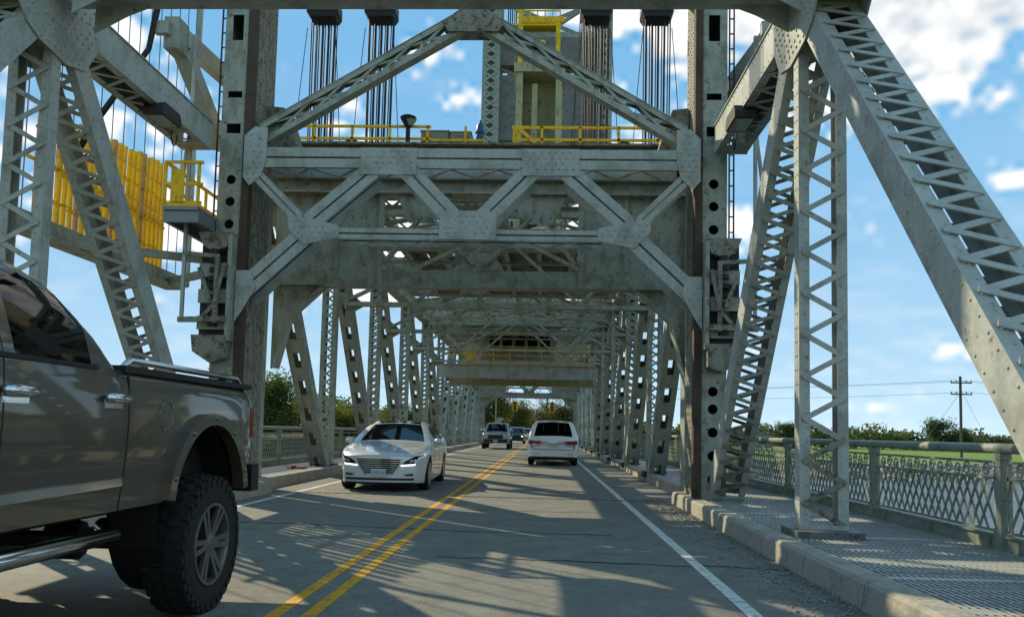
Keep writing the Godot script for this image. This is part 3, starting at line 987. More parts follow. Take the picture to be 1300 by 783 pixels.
func lift_span() -> void:
	var sp := thing("lift_span", "long grey steel truss lift span between the two towers", "bridge span")
	var P := func(s: float, y: float, k: float) -> Vector3: return v3(tx(s), y, LZ0 + LD * k)
	var ty := 7.05
	for s in [-1, 1]:
		for k in range(1, 9):
			laced(sp, "vertical", P.call(s, 0.0, k), P.call(s, ty, k), Vector3.RIGHT, {"w": 0.42, "d": 0.3, "pitch": 0.24, "double": true, "mat": M("paint_aged"), "fw": 0.1, "end": 0.3, "singly": k == 1 and s > 0, "faces": [1, -1] if k > 1 else [-1]})
			var f := Mb.new()
			f.box(P.call(s, 0.1, k) - Vector3(0.32, 0, 0.3), P.call(s, 0.26, k) + Vector3(0.32, 0, 0.3))
			obj("base_plate", f, M("rust"), sp)
		for k in 9:
			var up := float(k) if k < 5 else k + 1.0
			var dn := k + 1.0 if k < 5 else float(k)
			battened(sp, "diagonal", P.call(s, ty - 0.2, up + (0.05 if k < 5 else -0.05)), P.call(s, 0.1, dn + (-0.06 if k < 5 else 0.06)), Vector3.RIGHT, {"singly": k < 2})
		for k in 9:
			var m := Mb.new()
			m.box(P.call(s, ty - 0.2, k + 0.02) - Vector3(0.26, 0, 0), P.call(s, ty + 0.25, k + 0.98) + Vector3(0.26, 0, 0))
			obj("top_chord", m, M("paint_aged"), sp)
		# end posts
		for k in [0, 9]:
			var m := Mb.new()
			m.box(P.call(s, -0.4, k) - Vector3(0.28, 0, 0.25), P.call(s, ty, k) + Vector3(0.28, 0, 0.25))
			obj("end_post", m, M("paint_aged"), sp)
		var bc := Mb.new()
		bc.box(P.call(s, -0.9, 0) - Vector3(0.22, 0, 0), P.call(s, 0.04, 9) + Vector3(0.22, 0, 0))
		obj("bottom_chord", bc, M("paint_aged"), sp)
	# sway frames and bracing overhead
	for k in range(1, 9):
		var z := LZ0 + LD * k
		var sf := part_root("sway_frame", sp)
		var m := Mb.new()
		m.bar(v3(-4.45, 4.86, z), v3(4.45, 4.86, z), 0.24, 0.12)
		m.bar(v3(-4.45, 6.95, z), v3(4.45, 6.95, z), 0.3, 0.3)
		obj("strut", m, M("paint_aged"), sf)
		for s in [-1, 1]:
			var b := Mb.new()
			b.bar(v3(s * 4.4, 4.95, z), v3(s * 0.6, 6.8, z), 0.09, 0.14, Vector3.BACK)
			b.bar(v3(s * 2.4, 4.9, z + 0.04), v3(s * 0.25, 6.8, z + 0.04), 0.08, 0.10, Vector3.BACK)
			b.bar(v3(s * 2.3, 4.9, z - 0.05), v3(s * 4.3, 6.8, z - 0.05), 0.08, 0.10, Vector3.BACK)
			obj("sway_diagonal", b, M("paint_aged"), sf)
			var g := Mb.new()
			g.prism([Vector2(4.45, 4.5), Vector2(4.45, 5.35), Vector2(3.95, 4.92), Vector2(3.95, 4.80)], v3(0, 0, z + 0.16), Vector3(s, 0, 0), Vector3.UP, 0.02)
			obj("knee_plate", g, M("paint_aged"), sf)
		var l := Mb.new()
		for i in 18:
			l.bar(v3(-4.3 + i * 0.48, 6.62 if i % 2 else 6.82, z + 0.16), v3(-3.82 + i * 0.48, 6.82 if i % 2 else 6.62, z + 0.16), 0.05, 0.05, Vector3.BACK)
		l.bar(v3(-4.4, 6.60, z + 0.16), v3(4.4, 6.60, z + 0.16), 0.1, 0.06)
		stuff(obj("lacing", l, M("paint_aged"), sf))
	for k in 9:
		for s in [-1, 1]:
			var m := Mb.new()
			m.bar(v3(-s * 4.4, 6.98 + 0.02 * s, LZ0 + LD * k + 0.2), v3(s * 4.4, 6.98 + 0.02 * s, LZ0 + LD * (k + 1) - 0.2), 0.26, 0.06)
			m.bar(v3(-s * 4.4, 6.72 + 0.02 * s, LZ0 + LD * k + 0.2), v3(s * 4.4, 6.72 + 0.02 * s, LZ0 + LD * (k + 1) - 0.2), 0.10, 0.05)
			obj("top_brace", m, M("paint_aged"), sp)
	for k in 9:
		for q in [0.33, 0.67]:
			var m := Mb.new()
			m.bar(v3(-4.4, 7.02, LZ0 + LD * (k + q)), v3(4.4, 7.02, LZ0 + LD * (k + q)), 0.16, 0.24)
			m.bar(v3(-4.4, 6.55, LZ0 + LD * (k + q)), v3(4.4, 6.55, LZ0 + LD * (k + q)), 0.10, 0.10)
			for i in 9:
				m.bar(v3(-4.2 + i * 0.95, 6.56, LZ0 + LD * (k + q)), v3(-3.73 + i * 0.95, 6.96, LZ0 + LD * (k + q)), 0.05, 0.05, Vector3.BACK)
				m.bar(v3(-3.73 + i * 0.95, 6.96, LZ0 + LD * (k + q) + 0.06), v3(-3.25 + i * 0.95, 6.56, LZ0 + LD * (k + q) + 0.06), 0.05, 0.05, Vector3.BACK)
			obj("lateral_strut", m, M("paint_aged"), sp)
	for x in [-3.1, -1.5, 0.2, 1.5, 3.2]:
		var m := Mb.new()
		m.bar(v3(x, 7.14, LZ0), v3(x, 7.14, LZ0 + LD * 9), 0.25, 0.18)
		obj("overhead_stringer", m, M("paint_aged"), sp)
	# solid end portals
	for end in [0, 1]:
		var z: float = 16.25 if end == 0 else 70.6
		var ep := part_root("end_portal", sp)
		var o := v3(0, 0, z)
		var pa := M("paint_aged")
		for s in [-1, 1]:
			var m := Mb.new()
			m.prism([Vector2(2.06, 4.62), Vector2(4.36, 4.62), Vector2(4.36, 6.2), Vector2(2.06, 6.2)], o, Vector3(s, 0, 0), Vector3.UP, 0.02)
			m.prism([Vector2(3.35, 4.25), Vector2(4.36, 4.25), Vector2(4.36, 2.5), Vector2(4.24, 2.5), Vector2(4.16, 3.1), Vector2(3.95, 3.6)], o, Vector3(s, 0, 0), Vector3.UP, 0.02)
			obj("web_plate", m, pa, ep)
			m = Mb.new()
			m.bar(v3(s * 3.3, 4.22, z), v3(s * 3.97, 3.58, z), 0.35, 0.03)
			m.bar(v3(s * 3.97, 3.58, z), v3(s * 4.24, 2.5, z), 0.35, 0.03, Vector3(s, 0.2, 0))
			m.bar(v3(s * 3.05, 4.62, z - 0.03), v3(s * 3.05, 6.2, z - 0.03), 0.09, 0.05, Vector3.BACK)
			m.bar(v3(s * 2.1, 4.3, z - 0.05), v3(s * 2.1, 6.2, z - 0.05), 0.12, 0.06, Vector3.BACK)
			obj("stiffener", m, pa, ep)
			m = Mb.new()
			m.bar(v3(s * 0.12, 4.72, z - 0.06), v3(s * 1.05, 5.75, z - 0.06), 0.06, 0.22, Vector3.BACK)
			m.bar(v3(s * 2.0, 4.75, z - 0.07), v3(s * 1.25, 5.75, z - 0.07), 0.06, 0.22, Vector3.BACK)
			m.prism([Vector2(0.95, 5.6), Vector2(1.5, 5.6), Vector2(1.8, 6.2), Vector2(0.6, 6.2)], v3(0, 0, z - 0.1), Vector3(s, 0, 0), Vector3.UP, 0.02)
			obj("web_brace", m, pa, ep)
		var m := Mb.new()
		m.box(v3(-4.36, 4.27, z + 0.0), v3(4.36, 4.62, z - 0.03))
		m.box(v3(-4.36, 4.24, z + 0.2), v3(4.36, 4.268, z - 0.22))
		m.prism([Vector2(-0.5, 4.63), Vector2(0.5, 4.63), Vector2(0.28, 5.0), Vector2(-0.28, 5.0)], v3(0, 0, z - 0.04), Vector3.RIGHT, Vector3.UP, 0.015)
		for i in 56:
			m.rivet(v3(-4.2 + i * 0.15, 4.33, z - 0.03), Vector3(0, 0, 1), 0.02)
			m.rivet(v3(-4.2 + i * 0.15, 4.56, z - 0.03), Vector3(0, 0, 1), 0.02)
		obj("bottom_girder", m, pa, ep)
		m = Mb.new()
		m.box(v3(-4.36, 6.2, z + 0.35), v3(4.36, 6.23, z - 0.25))
		m.box(v3(-4.36, 6.23, z + 0.02), v3(4.36, 6.50, z - 0.02))
		m.box(v3(-4.36, 6.50, z + 0.25), v3(4.36, 6.53, z - 0.25))
		obj("top_girder", m, pa, ep)
		# lifting girder under the platform
		m = Mb.new()
		m.box(v3(-4.7, 6.78, z + 0.6), v3(4.7, 7.22, z + 0.55))
		m.box(v3(-4.7, 6.75, z + 0.75), v3(4.7, 6.78, z + 0.3))
		m.box(v3(-4.7, 7.24, z + 1.5), v3(4.7, 7.29, z - 0.25))
		for i in 9:
			m.box(v3(-3.6 + i * 0.9 - 0.14, 6.54, z + 0.3), v3(-3.6 + i * 0.9 + 0.14, 6.9, z + 0.1))
		obj("lifting_girder", m, M("paint_rusty"), ep)
	# platform railing at the near end
	var rl := part_root("platform_railing", sp)
	for i in 12:
		var x := -4.5 + i * 0.82
		if absf(x - 0.3) < 0.5:
			continue
		var m := Mb.new()
		m.bar(v3(x, 7.29, 16.45), v3(x, 7.80, 16.45), 0.05, 0.05, Vector3.BACK)
		obj("post", m, M("yellow"), rl)
	for seg in [[-4.5, -1.15], [0.6, 4.5]]:
		for y in [7.52, 7.79]:
			var m := Mb.new()
			m.bar(v3(seg[0], y, 16.45), v3(seg[1], y, 16.45), 0.05, 0.05)
			obj("rail", m, M("yellow"), rl)
	var sm := Mb.new()
	sm.bar(v3(-1.15, 7.50, 16.47), v3(0.0, 7.50, 16.47), 0.05, 0.05)
	sm.bar(v3(0.75, 7.75, 16.40), v3(1.25, 7.3, 16.40), 0.06, 0.06, Vector3.BACK)
	sm.box(v3(0.62, 7.3, 16.42), v3(0.76, 7.8, 16.40))
	obj("stair_rail", sm, M("yellow"), rl)

func sheave_ropes() -> void:
	var who := ["leftmost bundle of black steel ropes, by the left tower leg", "second bundle of black steel ropes from the left, above the lamp post", "third bundle of black steel ropes from the left, beside the beige mast", "rightmost bundle of black steel ropes, by the right tower leg"]
	var xs := [-3.72, -2.42, 2.38, 3.72]
	for i in 4:
		var t := thing("counterweight_rope", who[i], "steel ropes", v3(xs[i], 7.3, 16.95), 0, "counterweight rope bundles")
		var m := Mb.new()
		m.box(Vector3(-0.35, 3.24, -0.2), Vector3(0.35, 3.44, 0.2))
		m.prism([Vector2(-0.35, 3.22), Vector2(0.35, 3.22), Vector2(0.28, 3.12), Vector2(-0.28, 3.12)], Vector3(0, 0, -0.22), Vector3.RIGHT, Vector3.UP, 0.44)
		obj("spreader_box", m, M("black"), t)
		for k in 9:
			for row in 2:
				if row == 1 and k % 2 == 1:
					continue
				var x := -0.27 + k * 0.0675 + (0.02 if row else 0.0)
				var r := Mb.new()
				r.tube([Vector3(x * 0.95, 0.1, -0.1 + row * 0.2), Vector3(x, 2.75, -0.1 + row * 0.2), Vector3(x, 26, -0.1 + row * 0.2)], 0.015, 6, false)
				r.smooth(80)
				obj("rope", r, M("rope"), t)
				var sk := Mb.new()
				sk.lathe(Vector3(x * 0.95, 0.0, -0.1 + row * 0.2), Vector3.UP, [[0, 0.028], [0.18, 0.028], [0.28, 0.015]], 6)
				obj("socket", sk, M("rust"), t)
		for s in [-1, 1]:
			var g := Mb.new()
			g.tube([Vector3(s * 0.52, 0.05, 0.2), Vector3(s * 0.42, 1.5, 0.2), Vector3(s * 0.31, 2.85, 0.2)], 0.009, 5, false)
			obj("guide_wire", g, M("black"), t)

# ---------------------------------------------------------------- ground, road, walkways
const WATER_Y := -3.0
const FIELD_Y := -1.7

func ground_height(x: float, d: float) -> float:
	var h := FIELD_Y
	if d < 84 and d > -14:
		h = -5.5
	elif d >= 84:
		h = lerpf(-3.6, FIELD_Y, clampf((d - 82) / 15.0, 0, 1))
	else:
		h = lerpf(-3.6, FIELD_Y, clampf((-12 - d) / 14.0, 0, 1))
	if (d > 79 or d < -10) and absf(x) < 16:
		h = lerpf(-0.12, h, smoothstep(6.5, 16.0, absf(x)))
	return h

func ground_and_water() -> void:
	var xs := []
	for i in 53:
		var t := (i - 26) / 26.0
		xs.append(signf(t) * (absf(t) * 40 + pow(absf(t), 5) * 1600))
	var ds := [-900, -300, -120, -60, -40, -30, -26, -22, -18, -14.01, -13.9, -9.9, -5, 20, 60, 78.9, 79.1, 83.9, 84.1, 87, 90, 93, 96, 98, 104, 112, 125, 140, 160, 190, 240, 320, 450, 700, 1100, 2000]
	var m := Mb.new()
	for i in xs.size() - 1:
		for j in ds.size() - 1:
			var f := func(a: int, b: int) -> Vector3: return v3(xs[a], ground_height(xs[a], ds[b]), ds[b])
			m.quad(f.call(i, j), f.call(i + 1, j), f.call(i + 1, j + 1), f.call(i, j + 1))
	m.smooth(35)
	struct("ground", m, M("grass"))
	m = Mb.new()
	m.quad(v3(-1600, WATER_Y, -20), v3(1600, WATER_Y, -20), v3(1600, WATER_Y, 88), v3(-1600, WATER_Y, 88))
	struct("water", m, M("water"))
	# stones along the far bank
	m = Mb.new()
	var side := [1, -1]
	for s in side:
		for i in (3600 if s > 0 else 500):
			var x: float = s * (16 + rng.randf() * (75 if s > 0 else 45))
			var d := 82.5 + rng.randf() * 15.0
			var y := lerpf(-3.5, FIELD_Y, clampf((d - 82) / 15.0, 0, 1)) + 0.05
			var r := rng.randf_range(0.18, 0.5)
			var b := Basis.from_euler(Vector3(rng.randf() * 3, rng.randf() * 3, rng.randf() * 3))
			var p := []
			for q in [Vector3(1, 0, 0), Vector3(-1, 0, 0), Vector3(0, 0.7, 0), Vector3(0, -0.7, 0), Vector3(0, 0, 1), Vector3(0, 0, -1)]:
				p.append(v3(x, y, d) + b * (q * r * rng.randf_range(0.7, 1.3)))
			for k in [[0, 2, 4], [2, 1, 4], [1, 3, 4], [3, 0, 4], [2, 0, 5], [1, 2, 5], [3, 1, 5], [0, 3, 5]]:
				m.tri(p[k[0]], p[k[1]], p[k[2]])
	var st := obj("riprap_stones", m, M("stone"))
	st.set_meta("kind", "stuff")
	tag(st, "pale loose stones along the water edge below the green field", "stones")

func road_and_walks() -> void:
	var m := Mb.new()
	for seg in [[-60.0, 15.42], [15.58, 71.4], [71.6, 420.0]]:
		m.box(v3(-4.4, -0.35, seg[0]), v3(4.4, 0.0, seg[1]))
	struct("road", m, M("asphalt"), "grey asphalt two lane road across the bridge")
	m = Mb.new()
	for z in [15.5, 71.5]:
		m.box(v3(-4.4, -0.3, z - 0.078), v3(4.4, -0.03, z + 0.078))
		for x in 44:
			m.box(v3(-4.38 + x * 0.2, -0.028, z - 0.07), v3(-4.38 + x * 0.2 + 0.1, -0.004, z + 0.07))
	struct("road_joint", m, M("dark_steel"))
	# painted lines, thin sheets on the asphalt
	for l in [["edge_line", 2.96, 0.11, "line_white"], ["edge_line", -3.46, 0.11, "line_white"], ["centre_line", -0.43, 0.10, "line_yellow"], ["centre_line", -0.19, 0.10, "line_yellow"]]:
		m = Mb.new()
		for seg in [[-50.0, 15.41], [15.59, 71.39], [71.61, 300.0]]:
			m.box(v3(l[1] - l[2] / 2, 0.001, seg[0]), v3(l[1] + l[2] / 2, 0.004, seg[1]))
		struct(l[0], m, M(l[3]))
	# tar sealed cracks
	for c in [[10.6, -3.9, 2.2], [12.9, -1.2, 4.0], [18.9, -3.8, 3.6], [8.1, 0.3, 3.7]]:
		m = Mb.new()
		var x: float = c[1]
		var d: float = c[0]
		while x < c[2]:
			var nx: float = x + rng.randf_range(0.12, 0.3)
			var nd: float = d + rng.randf_range(-0.06, 0.06)
			var w: float = rng.randf_range(0.012, 0.03)
			m.quad(v3(x, 0.0025, d - w), v3(nx, 0.0025, nd - w), v3(nx, 0.0025, nd + w), v3(x, 0.0025, d + w))
			x = nx
			d = nd
		struct("tar_seam", m, M("rubber"))
	# floor beams under the road
	var fb := Mb.new()
	for i in 20:
		fb.box(v3(-6.2, -1.2, -4 + i * 4.4), v3(6.2, -0.36, -3.7 + i * 4.4))
	for x in [-3.2, -1.6, 0.0, 1.6, 3.2]:
		fb.box(v3(x - 0.1, -1.0, -12), v3(x + 0.1, -0.355, 80))
	struct("floor_beams", fb, M("paint_aged"))
	for z in [14.6, 73.0]:
		fb = Mb.new()
		fb.box(v3(-7.5, -5.6, z - 1.6), v3(7.5, -1.22, z + 1.6))
		struct("pier", fb, M("concrete"))
	# kerbs: concrete blocks with open joints
	for s in [-1, 1]:
		var k := Node3D.new()
		k.name = numbered("kerb")
		add_child(k)
		k.set_meta("kind", "structure")
		for run in [[-6.0, 15.2, 3.83, 3.05], [15.9, 71.2, 4.24, 3.05], [71.9, 86.0, 3.85, 3.05]]:
			var z: float = run[0]
			var i := 0
			while z < run[1] - 0.3:
				var z2 := minf(z + run[3], run[1])
				var x0: float = run[2] + (0.0 if run[2] < 4 else 0.0)
				var j := rng.randf_range(-0.003, 0.003)
				var b := Mb.new()
				b.prism([Vector2(x0 + j, -0.3), Vector2(x0 + j + 0.015, 0.02), Vector2(x0 + 0.04 + j, 0.195), Vector2(x0 + 0.07 + j, 0.222), Vector2(x0 + 0.27, 0.227), Vector2(x0 + 0.27, -0.3)], v3(0, 0, z2 - 0.005), Vector3(s, 0, 0), Vector3.UP, (z2 - z - 0.010) * s)
				obj("kerb_block", b, M("concrete"), k)
				z = z2
				i += 1
	var gv := Mb.new()
	for i in 1700:
		var d := rng.randf_range(4.5, 16.0)
		var x := 3.84 - absf(rng.randfn(0.0, 0.28))
		if x < 3.05:
			continue
		var r := rng.randf_range(0.004, 0.013)
		var q := Basis.from_euler(Vector3(rng.randf() * 6, rng.randf() * 6, rng.randf() * 6))
		gv.obox(v3(x, r * 0.6, d), q.x * r, q.y * r * 0.7, q.z * r * 0.9)
	var grv := obj("gravel", gv, M("stone"))
	grv.set_meta("kind", "stuff")
	tag(grv, "loose grit gathered along the foot of the right kerb", "gravel")
	# walkways: open steel grating near, chequered plates beyond
	for s in [-1, 1]:
		m = Mb.new()
		m.box(Vector3(minf(s * 4.11, s * 6.02), 0.10, -15.4), Vector3(maxf(s * 4.11, s * 6.02), 0.12, 6))
		struct("walkway_plate", m, M("steel_plate"))
		m = Mb.new()
		for i in 34:
			var x: float = s * (4.12 + i * 0.0565)
			m.box(Vector3(x - 0.009, 0.17, -15.4), Vector3(x + 0.009, 0.218, 4))
		for i in 96:
			m.box(Vector3(minf(s * 4.11, s * 6.02), 0.195, -15.4 + i * 0.2), Vector3(maxf(s * 4.11, s * 6.02), 0.214, -15.4 + i * 0.2 + 0.022))
		for z in [1.4, 3.9, 6.4, 8.9, 11.4, 13.9]:
			m.box(Vector3(minf(s * 4.11, s * 6.02), 0.12, -z - 0.05), Vector3(maxf(s * 4.11, s * 6.02), 0.2195, -z + 0.05))
		var gr := struct("walkway_grating", m, M("grating"))
		var w := Node3D.new()
		w.name = numbered("walkway")
		add_child(w)
		w.set_meta("kind", "structure")
		for i in 32:
			var z := 15.45 + i * 1.8
			var pm := Mb.new()
			pm.box(Vector3(minf(s * 4.53, s * 6.02), 0.16, -z - 1.78), Vector3(maxf(s * 4.53, s * 6.02), 0.215 + rng.randf_range(-0.004, 0.004), -z))
			obj("floor_panel", pm, M("steel_plate"), w)

# ---------------------------------------------------------------- railings
func scroll_mesh() -> ArrayMesh:
	var m := Mb.new()
	var pts := []
	for i in 30:
		var t := i / 29.0
		var a := t * TAU * 1.55
		var r := 0.075 * (1.0 - 0.72 * t)
		pts.append(Vector3(0, sin(a) * r, cos(a) * r))
	m.tube(pts, 0.009, 5)
	return m.mesh()

func railing(s: int, label: String, posts: Array, detailed: int) -> void:
	var t := thing("bridge_railing", label, "railing", Vector3(s * 6.05, 0, 0), 0)
	var zl: float = posts[-1]
	var m := Mb.new()
	m.tube([v3(0, 1.235, posts[0]), v3(0, 1.235, zl)], 0.052, 14)
	m.smooth(50)
	obj("top_rail", m, M("rail_paint"), t)
	var scroll := scroll_mesh()
	for i in posts.size():
		m = Mb.new()
		m.box(v3(-0.05, -0.1, posts[i] + 0.045), v3(0.05, 1.15, posts[i] - 0.045))
		m.box(v3(-0.065, 0.2, posts[i] + 0.06), v3(0.065, 0.42, posts[i] - 0.06))
		m.box(v3(-0.058, 1.12, posts[i] + 0.06), v3(0.058, 1.19, posts[i] - 0.06))
		for y in [0.3, 0.7, 1.05]:
			m.rivet(v3(-s * 0.05, y, posts[i] - 0.03), Vector3(-s, 0, 0), 0.014)
			m.rivet(v3(-s * 0.05, y, posts[i] + 0.03), Vector3(-s, 0, 0), 0.014)
		obj("post", m, M("rail_paint"), t)
		if i == posts.size() - 1:
			break
		var a: float = posts[i] + 0.1
		var b: float = posts[i + 1] - 0.1
		m = Mb.new()
		m.box(v3(-0.02, 0.0, a), v3(0.02, 0.36, b))
		m.box(v3(-0.05, 0.35, a), v3(0.05, 0.368, b))
		obj("base_plate", m, M("rail_paint"), t)
		m = Mb.new()
		for y in [0.40, 0.93, 1.095]:
			m.box(v3(-0.018, y - 0.014, a), v3(0.018, y + 0.014, b))
		m.box(v3(-0.018, 0.40, a), v3(0.018, 1.095, a + 0.03))
		m.box(v3(-0.018, 0.40, b - 0.03), v3(0.018, 1.095, b))
		obj("panel_frame", m, M("rail_paint"), t)
		var y0 := 0.414
		var y1 := 0.916
		var run := 0.30
		var step := 0.15
		var n := int((b - a - 0.06 - run) / step)
		var shared := []
		for f in [-1, 1]:
			var bm := Mb.new()
			bm.bar(v3(0.006 * f, y0, -f * run / 2), v3(0.006 * f, y1, f * run / 2), 0.01, 0.033, Vector3.RIGHT.cross(v3(0, y1 - y0, f * run).normalized()))
			shared.append(bm)
		var joined := Mb.new()
		for k in n + 1:
			for f in [0, 1]:
				var c0 := v3(0, 0, a + 0.03 + run / 2 + k * (b - a - 0.06 - run) / n)
				if i < detailed:
					if shared[f] is Mb:
						shared[f] = shared[f].mesh()
					put("lattice_bar", shared[f], M("rail_paint"), t, Transform3D(Basis(), c0))
				else:
					for q in shared[f].v.size():
						joined.v.append(shared[f].v[q] + c0)
						joined.n.append(shared[f].n[q])
		var ns := int((b - a - 0.1) / 0.19)
		for k in ns:
			var c0 := v3(0, 1.01, a + 0.1 + (k + 0.5) * (b - a - 0.2) / ns)
			if i < detailed:
				put("scroll", scroll, M("rail_paint"), t, Transform3D(Basis(Vector3.RIGHT, PI * (k % 2)), c0))
			elif i < detailed + 6:
				joined.tube([c0 + Vector3(0, 0.06, 0), c0 + Vector3(0, 0.0, 0.06), c0 + Vector3(0, -0.06, 0), c0 + Vector3(0, 0, -0.06), c0 + Vector3(0, 0.06, 0)], 0.009, 4, false)
		if joined.v.size():
			stuff(obj("lattice", joined, M("rail_paint"), t))

# ---------------------------------------------------------------- smaller things on the bridge
func yellow_barrier() -> void:
	var t := thing("pipe_barrier", "row of tall yellow pipes hung on a grey beam beside the left tower", "barrier")
	var x := -7.0
	var m := Mb.new()
	m.box(v3(x - 0.12, 4.36, 10.2), v3(x + 0.12, 4.62, 17.3))
	m.box(v3(x - 0.20, 4.30, 10.2), v3(x + 0.20, 4.358, 17.3))
	obj("beam", m, M("paint_aged"), t)
	for y in [5.6]:
		m = Mb.new()
		m.bar(v3(x - 0.1, y, 12.2), v3(x - 0.1, y + 0.1, 16.6), 0.05, 0.05)
		obj("cross_rail", m, M("yellow"), t)
	var n := 24
	for i in n:
		var d := 12.35 + i * 4.2 / (n - 1)
		var top := 6.45 + i * 0.5 / (n - 1) + rng.randf_range(-0.04, 0.04)
		var p := Mb.new()
		var lean := rng.randf_range(-0.02, 0.02)
		p.tube([v3(x, 4.63, d), v3(x, (4.63 + top) / 2, d + lean), v3(x + 0.02, top, d + lean)], rng.randf_range(0.042, 0.056), 10)
		p.smooth(60)
		for k in 3:
			p.lathe(v3(x, 4.95 + k * 0.55 + rng.randf() * 0.1, d), Vector3.UP, [[0, 0.04], [0, 0.068], [0.03, 0.068], [0.03, 0.04]], 10)
		obj("pipe", p, M("yellow") if i % 6 != 0 else M("pipe_pale"), t)
	# brackets back to the tower
	m = Mb.new()
	m.bar(v3(x, 4.4, 13.3), v3(-4.55, 4.3, 14.2), 0.12, 0.14)
	obj("bracket", m, M("paint_aged"), t)
	m = Mb.new()
	m.bar(v3(x, 4.4, 16.9), v3(-4.55, 4.3, 14.6), 0.12, 0.14)
	obj("bracket", m, M("paint_aged"), t)
	# the thin wires strung behind
	var w := thing("wire_screen", "screen of thin upright grey wires above the yellow pipes", "wires")
	for i in 17:
		var d := 11.6 + i * 0.42
		var wm := Mb.new()
		wm.tube([v3(-7.3, 4.6, d), v3(-7.3, 14.0, d)], 0.011, 5)
		obj("wire", wm, M("wire"), w)
	var fr := Mb.new()
	for y in [4.62, 14.0]:
		fr.bar(v3(-7.3, y, 11.4), v3(-7.3, y, 18.5), 0.1, 0.1)
	fr.bar(v3(-7.3, 4.6, 18.5), v3(-7.3, 14.0, 18.5), 0.1, 0.1, Vector3.BACK)
	fr.bar(v3(-7.3, 4.6, 11.35), v3(-7.3, 14.0, 11.35), 0.1, 0.1, Vector3.BACK)
	obj("frame", fr, M("paint"), w)
	var cb := Mb.new()
	for k in 4:
		var o := Vector3(0.035 * (k % 2), 0, 0.035 * (k / 2))
		cb.tube([v3(-5.35, 10.0, 12.7) + o, v3(-5.3, 8.6, 12.7) + o * 1.5, v3(-5.42, 7.6, 12.65) + o, v3(-5.75, 6.9, 12.5) + o, v3(-6.3, 6.2, 12.6) + o * 1.4, v3(-6.8, 5.7, 12.9) + o], 0.024, 6)
	cb.smooth(70)
	tag(obj("cable_bundle", cb, M("black")), "bundle of black cables looping down from the left tower bracket", "cables")

func street_lamps() -> void:
	for s in [-1, 1]:
		var t := thing("street_light", "grey box street light under the %s top chord" % ("left" if s < 0 else "right"), "street light", v3(4.28 if s > 0 else -4.62, 5.98, 11.7), 0, "box street lights under the chords")
		var m := Mb.new()
		m.prism([Vector2(-0.30, 0), Vector2(0.30, 0), Vector2(0.30, 0.10), Vector2(0.24, 0.20), Vector2(-0.24, 0.20), Vector2(-0.30, 0.10)], Vector3(-0.16, 0, 0), Vector3(0, 0, -1), Vector3.UP, 0.32)
		obj("housing", m, M("dark_steel"), t)
		m = Mb.new()
		m.box(Vector3(-0.13, -0.012, -0.24), Vector3(0.13, -0.001, 0.24))
		obj("lens", m, M("lamp_glass"), t)
		m = Mb.new()
		m.box(Vector3(s * 0.17 - 0.02, 0.08, -0.06), Vector3(s * 0.17 + 0.12, 0.22, 0.06))
		obj("arm", m, M("dark_steel"), t)
		m = Mb.new()
		var pts := []
		for i in 11:
			var a := PI * i / 10
			pts.append(Vector3(0.0, -0.02 - sin(a) * 0.22, -0.40 + cos(a) * 0.10))
		m.tube(pts, 0.012, 6)
		m.smooth(70)
		obj("cable_loop", m, M("black"), t)
	var l := thing("platform_lamp", "black lamp post with lantern head on the lift span platform", "lamp", v3(-1.62, 7.29, 16.3))
	var m := Mb.new()
	m.tube([Vector3(0, 0, 0), Vector3(0, 0.42, 0)], 0.05, 10)
	obj("post", m, M("black"), l)
	m = Mb.new()
	m.lathe(Vector3(0, 0.40, 0), Vector3.UP, [[0, 0.04], [0.05, 0.08], [0.20, 0.17], [0.24, 0.18], [0.28, 0.10], [0.30, 0.0]], 8)
	obj("lantern", m, M("black"), l)
	m = Mb.new()
	m.lathe(Vector3(0.06, 0.44, 0.05), Vector3.UP, [[0.0, 0.04], [0.12, 0.125], [0.15, 0.0]], 8)
	obj("lens", m, M("lamp_glass"), l)

